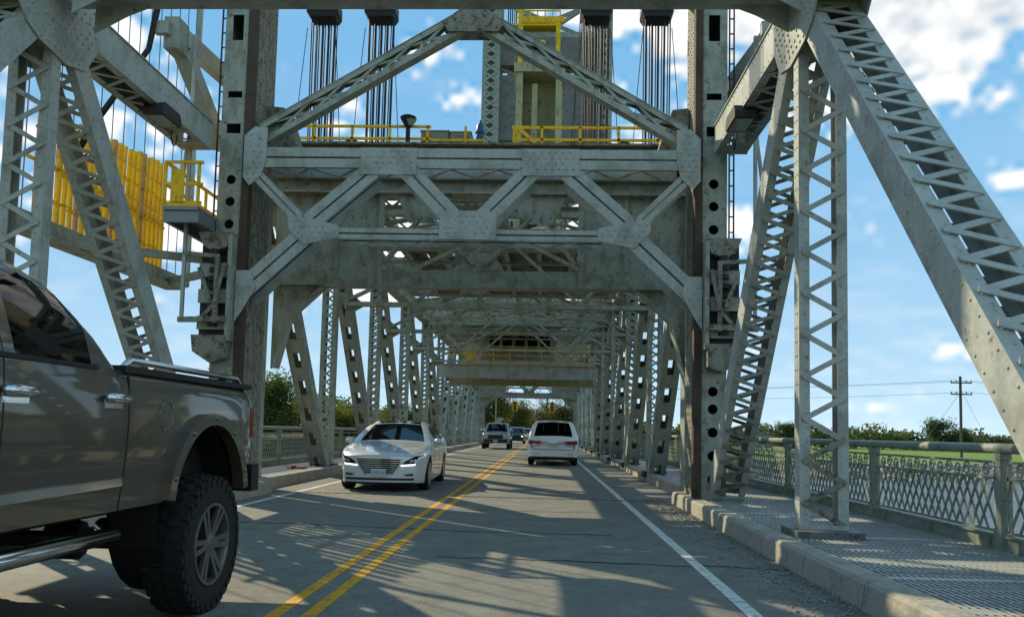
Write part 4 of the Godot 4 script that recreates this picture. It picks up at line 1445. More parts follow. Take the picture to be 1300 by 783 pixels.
func platform_things() -> void:
	var k := 0
	for c in [[-1.38, 0.60, 0.44, "wider grey steel cabinet on the lift span platform"], [-0.75, 0.45, 0.42, "narrower grey steel cabinet with red notice on the platform"]]:
		var t := thing("electrical_cabinet", c[3], "cabinet", v3(c[0] + c[1] / 2, 7.29, 16.75), 0, "electrical cabinets")
		var m := Mb.new()
		m.box(Vector3(-c[1] / 2, 0, -0.2), Vector3(c[1] / 2, c[2], 0.2))
		m.box(Vector3(-c[1] / 2 - 0.02, c[2], -0.22), Vector3(c[1] / 2 + 0.02, c[2] + 0.02, 0.22))
		obj("body", m, M("cabinet_grey"), t)
		m = Mb.new()
		m.box(Vector3(-c[1] / 2 + 0.03, 0.03, 0.201), Vector3(c[1] / 2 - 0.03, c[2] - 0.03, 0.212))
		obj("door", m, M("cabinet_grey"), t)
		if k == 1:
			m = Mb.new()
			m.box(Vector3(-0.1, c[2] - 0.1, 0.213), Vector3(0.1, c[2] - 0.08, 0.216))
			obj("notice", m, flat("notice_red", Color(0.6, 0.2, 0.15)), t)
		k += 1
	var b := thing("blue_cylinder", "upright blue cylinder with domed top on the platform", "cylinder", v3(-0.1, 7.29, 16.6))
	var m := Mb.new()
	m.lathe(Vector3.ZERO, Vector3.UP, [[0, 0.0], [0, 0.085], [0.40, 0.085], [0.42, 0.11], [0.45, 0.11], [0.46, 0.085], [0.60, 0.075], [0.66, 0.03], [0.70, 0.03], [0.70, 0.0]], 14)
	m.smooth(45)
	obj("body", m, M("blue_paint"), b)
	# beige mast house on top of the lift span
	var h := thing("machinery_mast", "beige steel machinery housing with yellow top frame above the lift span", "machinery house", v3(0.98, 7.2, 28.5))
	for x in [-0.83, 0.62]:
		m = Mb.new()
		m.box(Vector3(x, 0, 0.3), Vector3(x + 0.24, 7.2, 0.55))
		obj("corner_post", m, M("beige"), h)
	m = Mb.new()
	m.box(Vector3(-0.80, 0.2, -1.0), Vector3(-0.74, 7.2, 0.29))
	m.box(Vector3(0.76, 0.2, -1.0), Vector3(0.82, 7.2, 0.29))
	obj("side_wall", m, M("beige"), h)
	for i in 4:
		m = Mb.new()
		m.box(Vector3(-0.73, 0.3 + i * 1.72, -0.52), Vector3(0.75, 2.0 + i * 1.72, -0.46))
		obj("back_panel", m, M("beige"), h)
	for y in [1.2, 2.1, 3.3]:
		m = Mb.new()
		m.box(Vector3(-0.2, y, 0.0), Vector3(0.61, y + 0.5, 0.14))
		obj("cross_panel", m, M("beige"), h)
	m = Mb.new()
	m.box(Vector3(-0.25, 0.0, 0.06), Vector3(-0.05, 6.9, 0.26))
	obj("mullion", m, M("beige"), h)
	m = Mb.new()
	m.box(Vector3(-0.92, 7.2, -1.0), Vector3(0.95, 7.55, 0.62))
	obj("cap_beam", m, M("beige"), h)
	m = Mb.new()
	m.box(Vector3(-0.80, 7.55, 0.2), Vector3(-0.64, 10.0, 0.36))
	m.box(Vector3(0.60, 7.55, 0.2), Vector3(0.76, 9.2, 0.36))
	m.box(Vector3(-0.80, 9.2, 0.19), Vector3(0.90, 9.42, 0.37))
	m.box(Vector3(-0.4, 8.4, 0.1), Vector3(0.2, 8.55, 0.3))
	obj("yellow_frame", m, M("yellow"), h)
	m = Mb.new()
	m.box(Vector3(-0.42, 0.3, 0.6), Vector3(-0.26, 2.0, 0.75))
	m.lathe(Vector3(-0.25, 1.5, 0.75), Vector3(0.2, -0.2, 1).normalized(), [[0, 0.0], [0, 0.12], [0.2, 0.26], [0.2, 0.0]], 10)
	obj("floodlight", m, M("black"), h)
	# dark cable reels and hooks on the platform
	for x in [3.0, -2.9]:
		var r := thing("rope_pulley", "small dark pulley block on the platform, %s of the lamp post" % ("far right" if x > 0 else "left"), "pulley", v3(x, 7.29, 16.6))
		m = Mb.new()
		m.lathe(Vector3(-0.09, 0.16, 0), Vector3.RIGHT, [[0, 0], [0, 0.13], [0.05, 0.10], [0.13, 0.10], [0.18, 0.13], [0.18, 0]], 14)
		obj("wheel", m, M("black"), r)
		m = Mb.new()
		m.box(Vector3(-0.13, 0, -0.06), Vector3(-0.095, 0.22, 0.06))
		m.box(Vector3(0.095, 0, -0.06), Vector3(0.13, 0.22, 0.06))
		obj("bracket", m, M("rust"), r)

func machinery_house() -> void:
	var t := thing("machinery_house", "grey steel machinery house on top of the lift span, glimpsed through the portal", "machinery house", v3(-0.6, 7.35, 41))
	var m := Mb.new()
	m.box(Vector3(-3.3, 0, -6), Vector3(2.9, 6.0, 0))
	obj("wall", m, M("paint_aged"), t)
	m = Mb.new()
	m.prism([Vector2(-3.5, 6.01), Vector2(3.1, 6.01), Vector2(3.1, 6.15), Vector2(0, 6.5), Vector2(-3.5, 6.15)], Vector3(0, 0, -6.3), Vector3.RIGHT, Vector3.UP, 6.6)
	obj("roof", m, M("galvanised"), t)
	for i in 3:
		m = Mb.new()
		m.box(Vector3(-2.0 + i * 1.5, 3.6, 0.003), Vector3(-1.1 + i * 1.5, 5.0, 0.05))
		obj("window", m, M("dark_glass"), t)
	for d in [22.8, 27.0]:
		var f := thing("machinery_floor", "grated machinery floor over the road, %s the first sway frame" % ("just behind" if d < 25 else "well beyond"), "platform", v3(0, 6.55, d))
		m = Mb.new()
		for i in 8:
			m.box(Vector3(-3.9 + i * 1.0, 0.02, -3.2), Vector3(-3.9 + i * 1.0 + 0.14, 0.26, 0))
		m.box(Vector3(-4.1, 0.0, -0.12), Vector3(4.1, 0.3, -0.003))
		m.box(Vector3(-4.1, 0.0, -3.3), Vector3(4.1, 0.3, -3.203))
		obj("joists", m, M("paint_aged"), f)
		for i in 10:
			if i in [0, 3, 8]:
				continue
			m = Mb.new()
			m.box(Vector3(-4.0 + i * 0.8, 0.305, -3.3), Vector3(-4.0 + i * 0.8 + 0.76, 0.33, 0))
			obj("floor_panel", m, M("steel_plate"), f)
		for k in 4:
			m = Mb.new()
			m.lathe(Vector3(-2.6 + k * 1.7, 0.75, -1.0 - 0.3 * k), Vector3(1, 0, 0.1).normalized(), [[0, 0], [0, 0.34], [0.2, 0.38], [0.75, 0.38], [0.9, 0.3], [0.9, 0]], 14)
			m.box(Vector3(-2.5 + k * 1.7, 0.331, -1.4), Vector3(-1.9 + k * 1.7, 0.5, -0.6))
			obj("winch", m, M("rust") if k % 2 else M("paint_aged"), f)

func operator_cabin() -> void:
	var t := thing("operator_cabin", "grey operator cabin with band of windows on a yellow railed gallery over the road", "cabin", v3(0, 4.98, 44.2))
	var m := Mb.new()
	m.box(Vector3(-4.62, -0.72, -0.02), Vector3(4.62, 0.0, 0.02))
	m.box(Vector3(-4.62, -0.75, -0.15), Vector3(4.62, -0.722, 0.15))
	m.box(Vector3(-4.62, 0.002, -3.2), Vector3(4.62, 0.04, 0.20))
	obj("front_girder", m, M("paint"), t)
	m = Mb.new()
	m.box(Vector3(-4.4, -0.95, -3.2), Vector3(4.4, -0.3, -3.1))
	m.box(Vector3(-4.4, -0.98, -3.4), Vector3(4.4, -0.952, -2.9))
	m.box(Vector3(-4.4, -0.2, -3.0), Vector3(4.4, -0.17, -0.1))
	obj("back_girder", m, M("beige"), t)
	m = Mb.new()
	m.box(Vector3(-2.3, 0.05, -3.0), Vector3(2.0, 2.5, -0.9))
	obj("wall", m, M("paint_aged"), t)
	m = Mb.new()
	m.box(Vector3(-2.45, 2.505, -3.15), Vector3(2.15, 2.62, -0.75))
	obj("roof", m, M("dark_steel"), t)
	for i in 5:
		var x := -1.85 + i * 0.73
		m = Mb.new()
		m.box(Vector3(x, 0.75, -0.898), Vector3(x + 0.66, 2.05, -0.86))
		var w := obj("window", m, M("paint"), t)
		m = Mb.new()
		m.box(Vector3(x + 0.05, 0.80, -0.858), Vector3(x + 0.61, 2.0, -0.85))
		obj("pane", m, M("dark_glass"), w)
	for i in 9:
		m = Mb.new()
		m.bar(Vector3(-3.3 + i * 0.9, 0.04, 0.12), Vector3(-3.3 + i * 0.9, 1.05, 0.12), 0.05, 0.05, Vector3.BACK)
		obj("railing_post", m, M("yellow"), t)
	for y in [0.55, 1.05]:
		m = Mb.new()
		m.bar(Vector3(-4.3, y, 0.12), Vector3(3.95, y, 0.12), 0.05, 0.05)
		obj("rail", m, M("yellow"), t)
	m = Mb.new()
	m.box(Vector3(-3.2, 0.045, 0.14), Vector3(3.9, 0.2, 0.155))
	m.prism([Vector2(-3.1, 0.05), Vector2(-3.1, 1.0), Vector2(-2.9, 1.0), Vector2(-2.35, 0.3), Vector2(-2.35, 0.05)], Vector3(0, 0, 0.0), Vector3.RIGHT, Vector3.UP, 0.05)
	obj("kick_plate", m, M("yellow"), t)

func signals_and_signs() -> void:
	for p in [[-1.5, "yellow traffic signal hanging under the far portal, left of centre"], [2.2, "yellow traffic signal hanging under the far portal, right of centre"]]:
		var t := thing("traffic_signal", p[1], "traffic signal", v3(p[0], 3.3, 78.5), 0, "signals over the far end")
		var m := Mb.new()
		m.box(Vector3(-0.25, 0, -0.15), Vector3(0.25, 0.95, 0.15))
		obj("housing", m, M("yellow"), t)
		for k in 3:
			m = Mb.new()
			m.lathe(Vector3(0, 0.18 + k * 0.30, 0.15), Vector3(0, 0, 1), [[0, 0.12], [0.14, 0.12], [0.14, 0.10], [0.01, 0.10], [0.01, 0.0]], 12)
			obj("lens", m, M("black"), t)
		m = Mb.new()
		m.bar(Vector3(0, 0.95, 0), Vector3(0, 1.9, 0), 0.06, 0.06, Vector3.BACK)
		obj("hanger", m, M("black"), t)
	var t := thing("light_pole", "slim grey light pole standing beside the road past the bridge", "pole", v3(-0.6 - 4.6, -0.1, 108))
	t.position = v3(-5.2, -0.1, 108)
	var m := Mb.new()
	m.tube([Vector3.ZERO, Vector3(0, 7.5, 0)], 0.09, 8)
	obj("shaft", m, M("galvanised"), t)
	m = Mb.new()
	m.tube([Vector3(0, 7.4, 0), Vector3(1.4, 7.9, 0), Vector3(2.0, 7.9, 0)], 0.05, 6)
	m.box(Vector3(1.9, 7.82, -0.12), Vector3(2.5, 7.95, 0.12))
	obj("lamp_arm", m, M("galvanised"), t)
	# raised barrier leaf beyond the far end
	var b := thing("raised_barrier", "pale barrier leaf raised at a slant past the far end of the bridge", "barrier", v3(-5.0, 0.0, 92.0))
	m = Mb.new()
	m.prism([Vector2(-0.25, 1.0), Vector2(0.5, 0.95), Vector2(1.75, 2.75), Vector2(1.1, 2.9)], Vector3.ZERO, Vector3.RIGHT, Vector3.UP, 0.12)
	obj("leaf", m, M("concrete"), b)
	m = Mb.new()
	m.box(Vector3(-0.4, 0.0, -0.4), Vector3(0.3, 1.2, 0.4))
	obj("base", m, M("galvanised"), b)
	# a red rag lying on the left walkway
	m = Mb.new()
	m.lathe(v3(-4.95, 0.215, 20.2), Vector3.UP, [[0.0, 0.28], [0.04, 0.22], [0.06, 0.1], [0.05, 0.0]], 9)
	tag(obj("red_rag", m, flat("rag", Color(0.45, 0.12, 0.10), 0.9)), "small dark red rag lying on the left walkway", "rag")

func utility_line() -> void:
	var t := thing("utility_pole", "tall wooden utility pole with crossarms standing in the green field", "utility pole", v3(78, FIELD_Y, 148))
	var m := Mb.new()
	m.tube([Vector3.ZERO, Vector3(0, 8, 0), Vector3(0, 14.9, 0)], 0.24, 8)
	obj("shaft", m, M("wood_pole"), t)
	for y in [13.7, 11.6]:
		m = Mb.new()
		m.bar(Vector3(-1.9, y, 0.3), Vector3(1.9, y, 0.3), 0.22, 0.22)
		obj("crossarm", m, M("wood_pole"), t)
		for x in [-1.8, -0.9, 0.9, 1.8]:
			m = Mb.new()
			m.lathe(Vector3(x, y + 0.1, 0.3), Vector3.UP, [[0, 0.09], [0.35, 0.12], [0.4, 0.0]], 6)
			obj("insulator", m, M("galvanised"), t)
	m = Mb.new()
	m.tube([Vector3(0, 12, 0), Vector3(-7, 0.2, -3)], 0.03, 4)
	m.tube([Vector3(0, 12.6, 0), Vector3(5.5, 6.0, -4)], 0.03, 4)
	obj("guy_wire", m, M("wire"), t)
	for w in [[-1.8, 13.9, "thin power line from the near tip of the upper crossarm"], [1.8, 13.9, "thin power line from the right tip of the upper crossarm"], [0.9, 11.8, "thin power line from the lower crossarm of the utility pole"]]:
		m = Mb.new()
		for far in [v3(-40, 13.5, 190), v3(170, 12.5, 135)]:
			var a := v3(78 + w[0], FIELD_Y + w[1] + 0.2, 147.7)
			var b: Vector3 = far + Vector3(w[0], w[1] - 13.9, 0)
			var pts := []
			for i in 13:
				var q := i / 12.0
				pts.append(a.lerp(b, q) - Vector3(0, 3.0 * 4 * q * (1 - q) * 0.7, 0))
			m.tube(pts, 0.026, 4)
		tag(obj("power_line", m, M("wire")), w[2], "power line", "power lines")
	# white marker stakes in the field
	for p in [[35.0, 118.0, 0.0], [38.5, 119.0, 0.35], [41.5, 119.0, 0.45]]:
		m = Mb.new()
		m.bar(v3(p[0], FIELD_Y - 0.1, p[1]), v3(p[0] + p[2] * 2, FIELD_Y + 1.6, p[1]), 0.09, 0.09, Vector3.BACK)
		tag(obj("marker_stake", m, M("plate_white") if p[2] == 0.0 else M("yellow")), ["upright white stake on the green field", "yellow slanting stake on the green field nearer the white one", "yellow slanting stake on the green field farther from the white one"][int(p[2] * 3.0 + 0.9)], "stake", "stakes in the field")
	var b := thing("white_shed", "low pale flat roofed building among trees across the canal", "building", v3(68, FIELD_Y, 226))
	m = Mb.new()
	m.box(Vector3(-8, 0, -5), Vector3(7, 3.9, 5))
	obj("wall", m, M("cabinet_grey"), b)
	m = Mb.new()
	m.box(Vector3(-8.3, 3.9, -5.3), Vector3(7.3, 4.2, 5.3))
	obj("roof", m, M("galvanised"), b)
	for i in 4:
		m = Mb.new()
		m.box(Vector3(-7 + i * 3.6, 1.2, 5.0), Vector3(-5 + i * 3.6, 2.8, 5.06))
		obj("window", m, M("dark_glass"), b)

# ---------------------------------------------------------------- trees
func tree_parts(sd: int, h: float, w: float, leaves: int, size: float, col: Color, low := 0.25, bare := false) -> Array:
	var r := RandomNumberGenerator.new()
	r.seed = sd
	var trunk := Mb.new()
	var tips := []
	var th := h * 0.6
	trunk.lathe(Vector3.ZERO, Vector3.UP, [[-0.3, h * 0.03], [th * 0.5, h * 0.02], [th, h * 0.010], [h * 0.9, h * 0.003]], 7)
	var nb := 26 if bare else 16
	for i in nb:
		var y := h * lerpf(low, 0.86, (i + r.randf()) / nb)
		var a := r.randf() * TAU
		var reach := w * 0.5 * r.randf_range(0.55, 1.0) * sqrt(clampf(1.15 - pow((y / h - 0.5) * 1.7, 2.0), 0.1, 1.0))
		var o := Vector3(0, y, 0)
		var e := o + Vector3(cos(a) * reach, reach * r.randf_range(0.25, 0.8), sin(a) * reach)
		trunk.tube([o, o.lerp(e, 0.5) + Vector3(0, -0.04 * h, 0) * r.randf(), e], h * 0.004, 4, false)
		tips.append(o.lerp(e, 0.6))
		tips.append(e)
		if bare:
			for k in 7:
				var p := o.lerp(e, r.randf_range(0.3, 1.0))
				var q := p + Vector3(r.randf_range(-1, 1), r.randf_range(0.2, 1.5), r.randf_range(-1, 1)) * h * 0.09
				trunk.tube([p, q], h * 0.0016, 3, false)
				trunk.tube([p.lerp(q, 0.5), p.lerp(q, 0.5) + Vector3(r.randf_range(-1, 1), r.randf_range(0.2, 1.2), 0) * h * 0.05], h * 0.001, 3, false)
	var crown := Mb.new()
	crown.colored = true
	for i in leaves:
		var c: Vector3 = tips[r.randi() % tips.size()]
		var spread := w * 0.13
		var p := c + Vector3(r.randfn(0, spread), r.randfn(0, spread * 0.75), r.randfn(0, spread))
		if p.y < h * low * 0.6:
			continue
		var b := Basis.from_euler(Vector3(r.randf() * TAU, r.randf() * TAU, r.randf() * TAU))
		var s := size * r.randf_range(0.6, 1.3)
		var t := r.randf_range(0.78, 1.25)
		crown.tint = Color(col.r * t * r.randf_range(0.9, 1.25), col.g * t, col.b * t * r.randf_range(0.7, 1.1))
		crown.quad(p + b * Vector3(-s, -s * 0.5, 0), p + b * Vector3(0, -s * 0.6, s * 0.2), p + b * Vector3(s, s * 0.5, 0), p + b * Vector3(0, s * 0.6, s * 0.2))
	return [trunk.mesh(), crown.mesh()]

func plant_tree(called: String, label: String, parts: Array, at: Vector3, sc: float, turn: float, group: String) -> void:
	var t := thing(called, label, "tree", at, turn, group)
	t.scale = Vector3.ONE * sc
	put("trunk", parts[0], M("bark"), t)
	if parts[1].get_surface_count() > 0:
		put("crown", parts[1], M("leaf"), t)

func vegetation() -> void:
	var g1 := Color(0.085, 0.125, 0.032)
	var g2 := Color(0.15, 0.165, 0.038)
	var g3 := Color(0.055, 0.092, 0.032)
	var broad := tree_parts(3, 8.0, 6.5, 15000, 0.15, g1)
	var yellowy := tree_parts(4, 7.5, 5.5, 13000, 0.145, g2)
	var dark := tree_parts(5, 10.0, 6.5, 15000, 0.17, g3, 0.12)
	var bushy := tree_parts(6, 5.0, 6.0, 11000, 0.13, g2, 0.08)
	var far := tree_parts(7, 11.0, 9.0, 6000, 0.34, g3, 0.1)
	var far2 := tree_parts(8, 10.0, 8.0, 6000, 0.34, Color(0.06, 0.085, 0.028), 0.1)
	var bare := tree_parts(9, 11.0, 7.0, 0, 0.1, g1, 0.3, true)
	var G := "trees left of the bridge"
	var left := [[broad, -23.5, 66, 0.95, "broad green tree left of the bridge behind the pickup tailgate"], [yellowy, -19.5, 78, 0.80, "yellow green tree just left of the white sedan roof"], [dark, -21, 92, 0.62, "dark green tree seen between the second and third left diagonals"],
		[bushy, -27, 92, 1.1, "low bushy tree on the left bank beyond the railing"], [broad, -16, 93, 0.75, "green tree close to the left end of the far walkway"], [yellowy, -13, 104, 0.85, "yellow green tree behind the far left trusses"], [dark, -34, 96, 0.8, "dark tree at the left edge of the left bank"], [bushy, -17, 88, 0.95, "small bush tree by the water left of the bridge"]]
	for a in left:
		var z: float = maxf(a[2], 86.0)
		var k: float = z / a[2]
		plant_tree("broadleaf_tree", a[4], a[0], v3(1.4 + (a[1] - 1.4) * k, ground_height(a[1], z) - 0.1, z), a[3] * k * 0.95, a[1], G)
	var ahead := [[yellowy, -8.0, 132, 1.3, "yellow green tree beyond the far end, left of the road"], [broad, -4.5, 150, 0.95, "round green tree past the far end near the light pole"], [bushy, -0.5, 155, 1.2, "low bright green bush at the end of the road"], [broad, 3.5, 160, 0.95, "green tree past the far end above the white minivan"], [yellowy, -12, 128, 1.1, "leafy tree beyond the far end, behind the left kerb"], [dark, 7.5, 165, 0.7, "dark green tree past the far end, right of the minivan roof"], [bushy, 12, 140, 1.3, "bush beyond the far end on the right"], [dark, -2.5, 175, 0.7, "dark tree in the gap between the vehicles"]]
	for a in ahead:
		plant_tree("broadleaf_tree", a[4], a[0], v3(a[1], -1.5, a[2]), a[3], a[1] * 2.0, "trees past the far end of the bridge")
	var n := 0
	for a in [[2.0, 150, 1.0, "bare twiggy tree past the far end, above the minivan rear window"], [5.6, 156, 1.15, "bare twiggy tree past the far end, right above the minivan"], [9.0, 150, 1.05, "bare twiggy tree nearest the right far trusses"]]:
		plant_tree("bare_tree", a[3], bare, v3(a[0], -1.5, a[1]), a[2], n * 2.0, "bare trees past the far end of the bridge")
		n += 1
	# tree line across the canal on the right: individuals in front of the mass
	for a in [[66, 214, 0.62, "dark pointed evergreen clump beside the pale shed across the canal"], [71, 218, 0.50, "low green tree right of the pale shed across the canal"], [112, 224, 0.80, "broad lone tree rising above the far tree line left of the utility pole"], [119, 226, 0.60, "smaller tree touching the broad lone tree across the field"], [150, 220, 0.75, "green tree across the field just right of the utility pole"], [163, 212, 0.85, "tall tree at the right end of the far tree line"], [176, 214, 0.9, "last big tree at the right edge across the field"]]:
		plant_tree("field_tree", a[3], far if n % 2 else far2, v3(a[0], FIELD_Y - 0.3, a[1]), a[2], n * 1.7, "trees across the field")
		n += 1
	# the wood behind them reads as one mass
	var wood := Mb.new()
	wood.colored = true
	var hn := fnl(61, 0.05, 3)
	for side in [[24.0, 330.0, 236.0, 34000], [-230.0, -26.0, 150.0, 18000]]:
		for i in side[3]:
			var x := lerpf(side[0], side[1], rng.randf())
			var top := 3.4 + 4.5 * (hn.get_noise_2d(x * 2.2, 3.0) + 0.2) + 2.2 * hn.get_noise_2d(x * 9.0, 8.0) + (2.5 if side[0] < 0 else 0.0)
			var y := FIELD_Y + maxf(top, 1.2) * sqrt(rng.randf())
			var o := v3(x, y, side[2] + rng.randf() * 16.0 - (maxf(0.0, x - 150.0) * 0.4))
			var q := Basis.from_euler(Vector3(rng.randf() * TAU, rng.randf() * TAU, rng.randf() * TAU))
			var sz := rng.randf_range(0.4, 0.8)
			var tn := rng.randf_range(0.8, 1.2) * (1.0 + 0.35 * hn.get_noise_2d(x * 4.0, 50.0))
			wood.tint = Color(0.085 * tn * rng.randf_range(0.9, 1.3), 0.125 * tn, 0.048 * tn)
			wood.quad(o + q * Vector3(-sz, -sz * 0.5, 0), o + q * Vector3(0, -sz * 0.6, sz * 0.2), o + q * Vector3(sz, sz * 0.5, 0), o + q * Vector3(0, sz * 0.6, sz * 0.2))
	var wd := obj("woodland", wood, M("leaf"))
	wd.set_meta("kind", "stuff")
	tag(wd, "distant low woodland along the horizon behind the green field", "woodland")
	# reeds and scrub on the left bank
	var m := Mb.new()
	m.colored = true
	for i in 5000:
		var x := -7.5 - rng.randf() * 40
		var d := 83.5 + rng.randf() * 14
		var y := ground_height(x, d)
		var hgt := rng.randf_range(0.5, 1.9)
		var t := rng.randf_range(0.6, 1.3)
		m.tint = Color(0.10 * t, 0.115 * t, 0.035 * t)
		var o := v3(x, y, d)
		var lean := Vector3(rng.randf_range(-0.3, 0.3), hgt, rng.randf_range(-0.3, 0.3))
		m.quad(o + Vector3(-0.06, 0, 0), o + Vector3(0.06, 0, 0.03), o + lean + Vector3(0.03, 0, 0), o + lean - Vector3(0.03, 0, 0))
	var rd := obj("reeds", m, M("leaf"))
	rd.set_meta("kind", "stuff")
	tag(rd, "pale green reeds along the left canal bank", "reeds")

# ---------------------------------------------------------------- vehicles
func curve_at(pts: Array, d: float) -> float:
	if d <= pts[0][0]:
		return pts[0][1]
	for i in pts.size() - 1:
		if d <= pts[i + 1][0]:
			return lerpf(pts[i][1], pts[i + 1][1], (d - pts[i][0]) / maxf(pts[i + 1][0] - pts[i][0], 1e-5))
	return pts[-1][1]

func half_width(sp: Dictionary, d: float, y: float) -> float:
	var L: float = sp.l
	var p := 1.0
	var nt: float = sp.get("nose", 0.18)
	var nl: float = sp.get("nose_len", 0.7)
	if d < nl:
		p -= nt * pow(1.0 - d / nl, 2.2)
	var tt: float = sp.get("tail", 0.12)
	var tl: float = sp.get("tail_len", 0.6)
	if d > L - tl:
		p -= tt * pow(1.0 - (L - d) / tl, 2.2)
	var belt: float = sp.belt
	var q := 1.0
	if y < belt:
		var t := clampf((y - sp.sill) / (belt - sp.sill), 0, 1)
		q = 1.0 - 0.045 * pow(1.0 - t, 2.0) * 1.2 - 0.03 * pow(t, 3.0)
	else:
		var t := clampf((y - belt) / maxf(sp.h - belt, 0.01), 0, 1)
		q = 0.97 - (0.97 - sp.get("roof", 0.76)) * (0.75 * t + 0.25 * t * t)
	return sp.w / 2 * p * q

func nose_shift(sp: Dictionary, d: float, u: float) -> float:
	return sp.get("bulge", 0.07) * (1 - u * u) * exp(-d / 0.45) - sp.get("bulge_r", 0.05) * (1 - u * u) * exp(-(sp.l - d) / 0.4)

func body_point(sp: Dictionary, d: float, y: float, u: float, hw: float, crown := 0.0) -> Vector3:
	return Vector3(hw * u, y + crown * (1 - u * u), sp.l / 2 - d + nose_shift(sp, d, u))

func car_shell(sp: Dictionary) -> Dictionary:
	var L: float = sp.l
	var ds := []
	for i in 45:
		ds.append(L * i / 44.0)
	for p in sp.top:
		ds.append(p[0])
	for a in sp.arches:
		for k in 13:
			ds.append(clampf(a[0] - a[2] * cos(PI * k / 12) * 0.9999, 0, L))
		ds.append(a[0] - a[2] - 0.002)
		ds.append(a[0] + a[2] + 0.002)
	for r in [sp.screen, sp.rear] + sp.sides:
		ds.append(r[0])
		ds.append(r[1])
	ds.sort()
	var cols := []
	for d in ds:
		if cols.is_empty() or d - cols[-1] > 0.0015:
			cols.append(d)
	var out := {"paint": Mb.new(), "windscreen": Mb.new(), "rear_window": Mb.new(), "roof_panel": Mb.new()}
	for i in sp.sides.size() * 2:
		out["side_window%d" % i] = Mb.new()
	var nA := 9
	var nB := 8
	var rows := []
	for d in cols:
		var yt := curve_at(sp.top, d)
		var yb: float = curve_at(sp.low, d)
		for a in sp.arches:
			if absf(d - a[0]) < a[2]:
				yb = maxf(yb, a[1] + sqrt(a[2] * a[2] - (d - a[0]) * (d - a[0])))
		var mid := minf(sp.belt, yt)
		yb = minf(yb, mid - 0.02)
		var r := []
		for j in nA + 1:
			var t := j / float(nA)
			t = 1.0 - pow(1.0 - t, 1.3)
			r.append(lerpf(yb, mid, t))
		for j in nB:
			r.append(lerpf(mid, yt, (j + 1) / float(nB)))
		rows.append(r)
	var edge := func(i: int, j: int) -> float:
		# roll the side over towards the top edge
		var w := half_width(sp, cols[i], rows[i][j])
		var yt: float = rows[i][-1]
		var k := clampf((rows[i][j] - (yt - 0.09)) / 0.09, 0, 1)
		return w - 0.05 * k * k
	var P := func(i: int, j: int, s: float) -> Vector3: return Vector3(s * edge.call(i, j), rows[i][j], L / 2 - cols[i])
	for i in cols.size() - 1:
		var dm: float = (cols[i] + cols[i + 1]) / 2
		for j in nA + nB:
			var dest := "paint"
			if j >= nA + 0 and j < nA + nB - 1 and rows[i][-1] - rows[i][nA] > 0.1 and rows[i + 1][-1] - rows[i + 1][nA] > 0.1:
				for r in sp.sides.size():
					if dm > sp.sides[r][0] and dm < sp.sides[r][1]:
						dest = "side_window%d" % (r * 2)
			for s in [-1.0, 1.0]:
				var a: Vector3 = P.call(i, j, s)
				var b: Vector3 = P.call(i + 1, j, s)
				var c: Vector3 = P.call(i + 1, j + 1, s)
				var d: Vector3 = P.call(i, j + 1, s)
				if s > 0:
					out[dest].quad(a, b, c, d)
				else:
					out[dest if dest == "paint" else "side_window%d" % (int(dest.substr(11)) + 1)].quad(b, a, d, c)
		var m := 12
		for k in m:
			var u0 := -1.0 + 2.0 * k / m
			var u1 := -1.0 + 2.0 * (k + 1) / m
			var um := absf(u0 + u1) / 2
			var dest := "paint"
			if dm > sp.screen[0] and dm < sp.screen[1] and um < 0.9:
				dest = "windscreen"
			elif dm > sp.rear[0] and dm < sp.rear[1] and um < 0.88:
				dest = "rear_window"
			elif sp.has("glass_roof") and dm > sp.glass_roof[0] and dm < sp.glass_roof[1] and um < 0.85:
				dest = "roof_panel"
			var n := nA + nB
			var cr: float = sp.get("crown", 0.035)
			var h0: float = edge.call(i, n)
			var h1: float = edge.call(i + 1, n)
			out[dest].quad(body_point(sp, cols[i], rows[i][-1], u0, h0, cr), body_point(sp, cols[i], rows[i][-1], u1, h0, cr), body_point(sp, cols[i + 1], rows[i + 1][-1], u1, h1, cr), body_point(sp, cols[i + 1], rows[i + 1][-1], u0, h1, cr))
	for e in [0, cols.size() - 1]:
		for j in nA + nB:
			for k in 12:
				var u0 := -1.0 + k / 6.0
				var u1 := -1.0 + (k + 1) / 6.0
				var cr0: float = sp.get("crown", 0.035) * (1.0 if j == nA + nB else pow(float(j) / (nA + nB), 2.0))
				var cr1: float = sp.get("crown", 0.035) * pow(float(j + 1) / (nA + nB), 2.0)
				var a := body_point(sp, cols[e], rows[e][j], u0, edge.call(e, j), cr0)
				var b := body_point(sp, cols[e], rows[e][j], u1, edge.call(e, j), cr0)
				var c := body_point(sp, cols[e], rows[e][j + 1], u1, edge.call(e, j + 1), cr1)
				var d := body_point(sp, cols[e], rows[e][j + 1], u0, edge.call(e, j + 1), cr1)
				if e == 0:
					out.paint.quad(a, b, c, d)
				else:
					out.paint.quad(b, a, d, c)
	for k in out:
		out[k].smooth(38)
	return out

func end_surface(sp: Dictionary, x: float, y: float, front: bool) -> Vector3:
	var L: float = sp.l
	var d := 0.0
	for i in 60:
		var dd := d if front else L - d
		if half_width(sp, dd, y) - 0.01 >= absf(x):
			break
		d += 0.015
	var q := d if front else L - d
	var u := clampf(x / half_width(sp, q, y), -1, 1)
	return Vector3(x, y, L / 2 - q + nose_shift(sp, q, u))

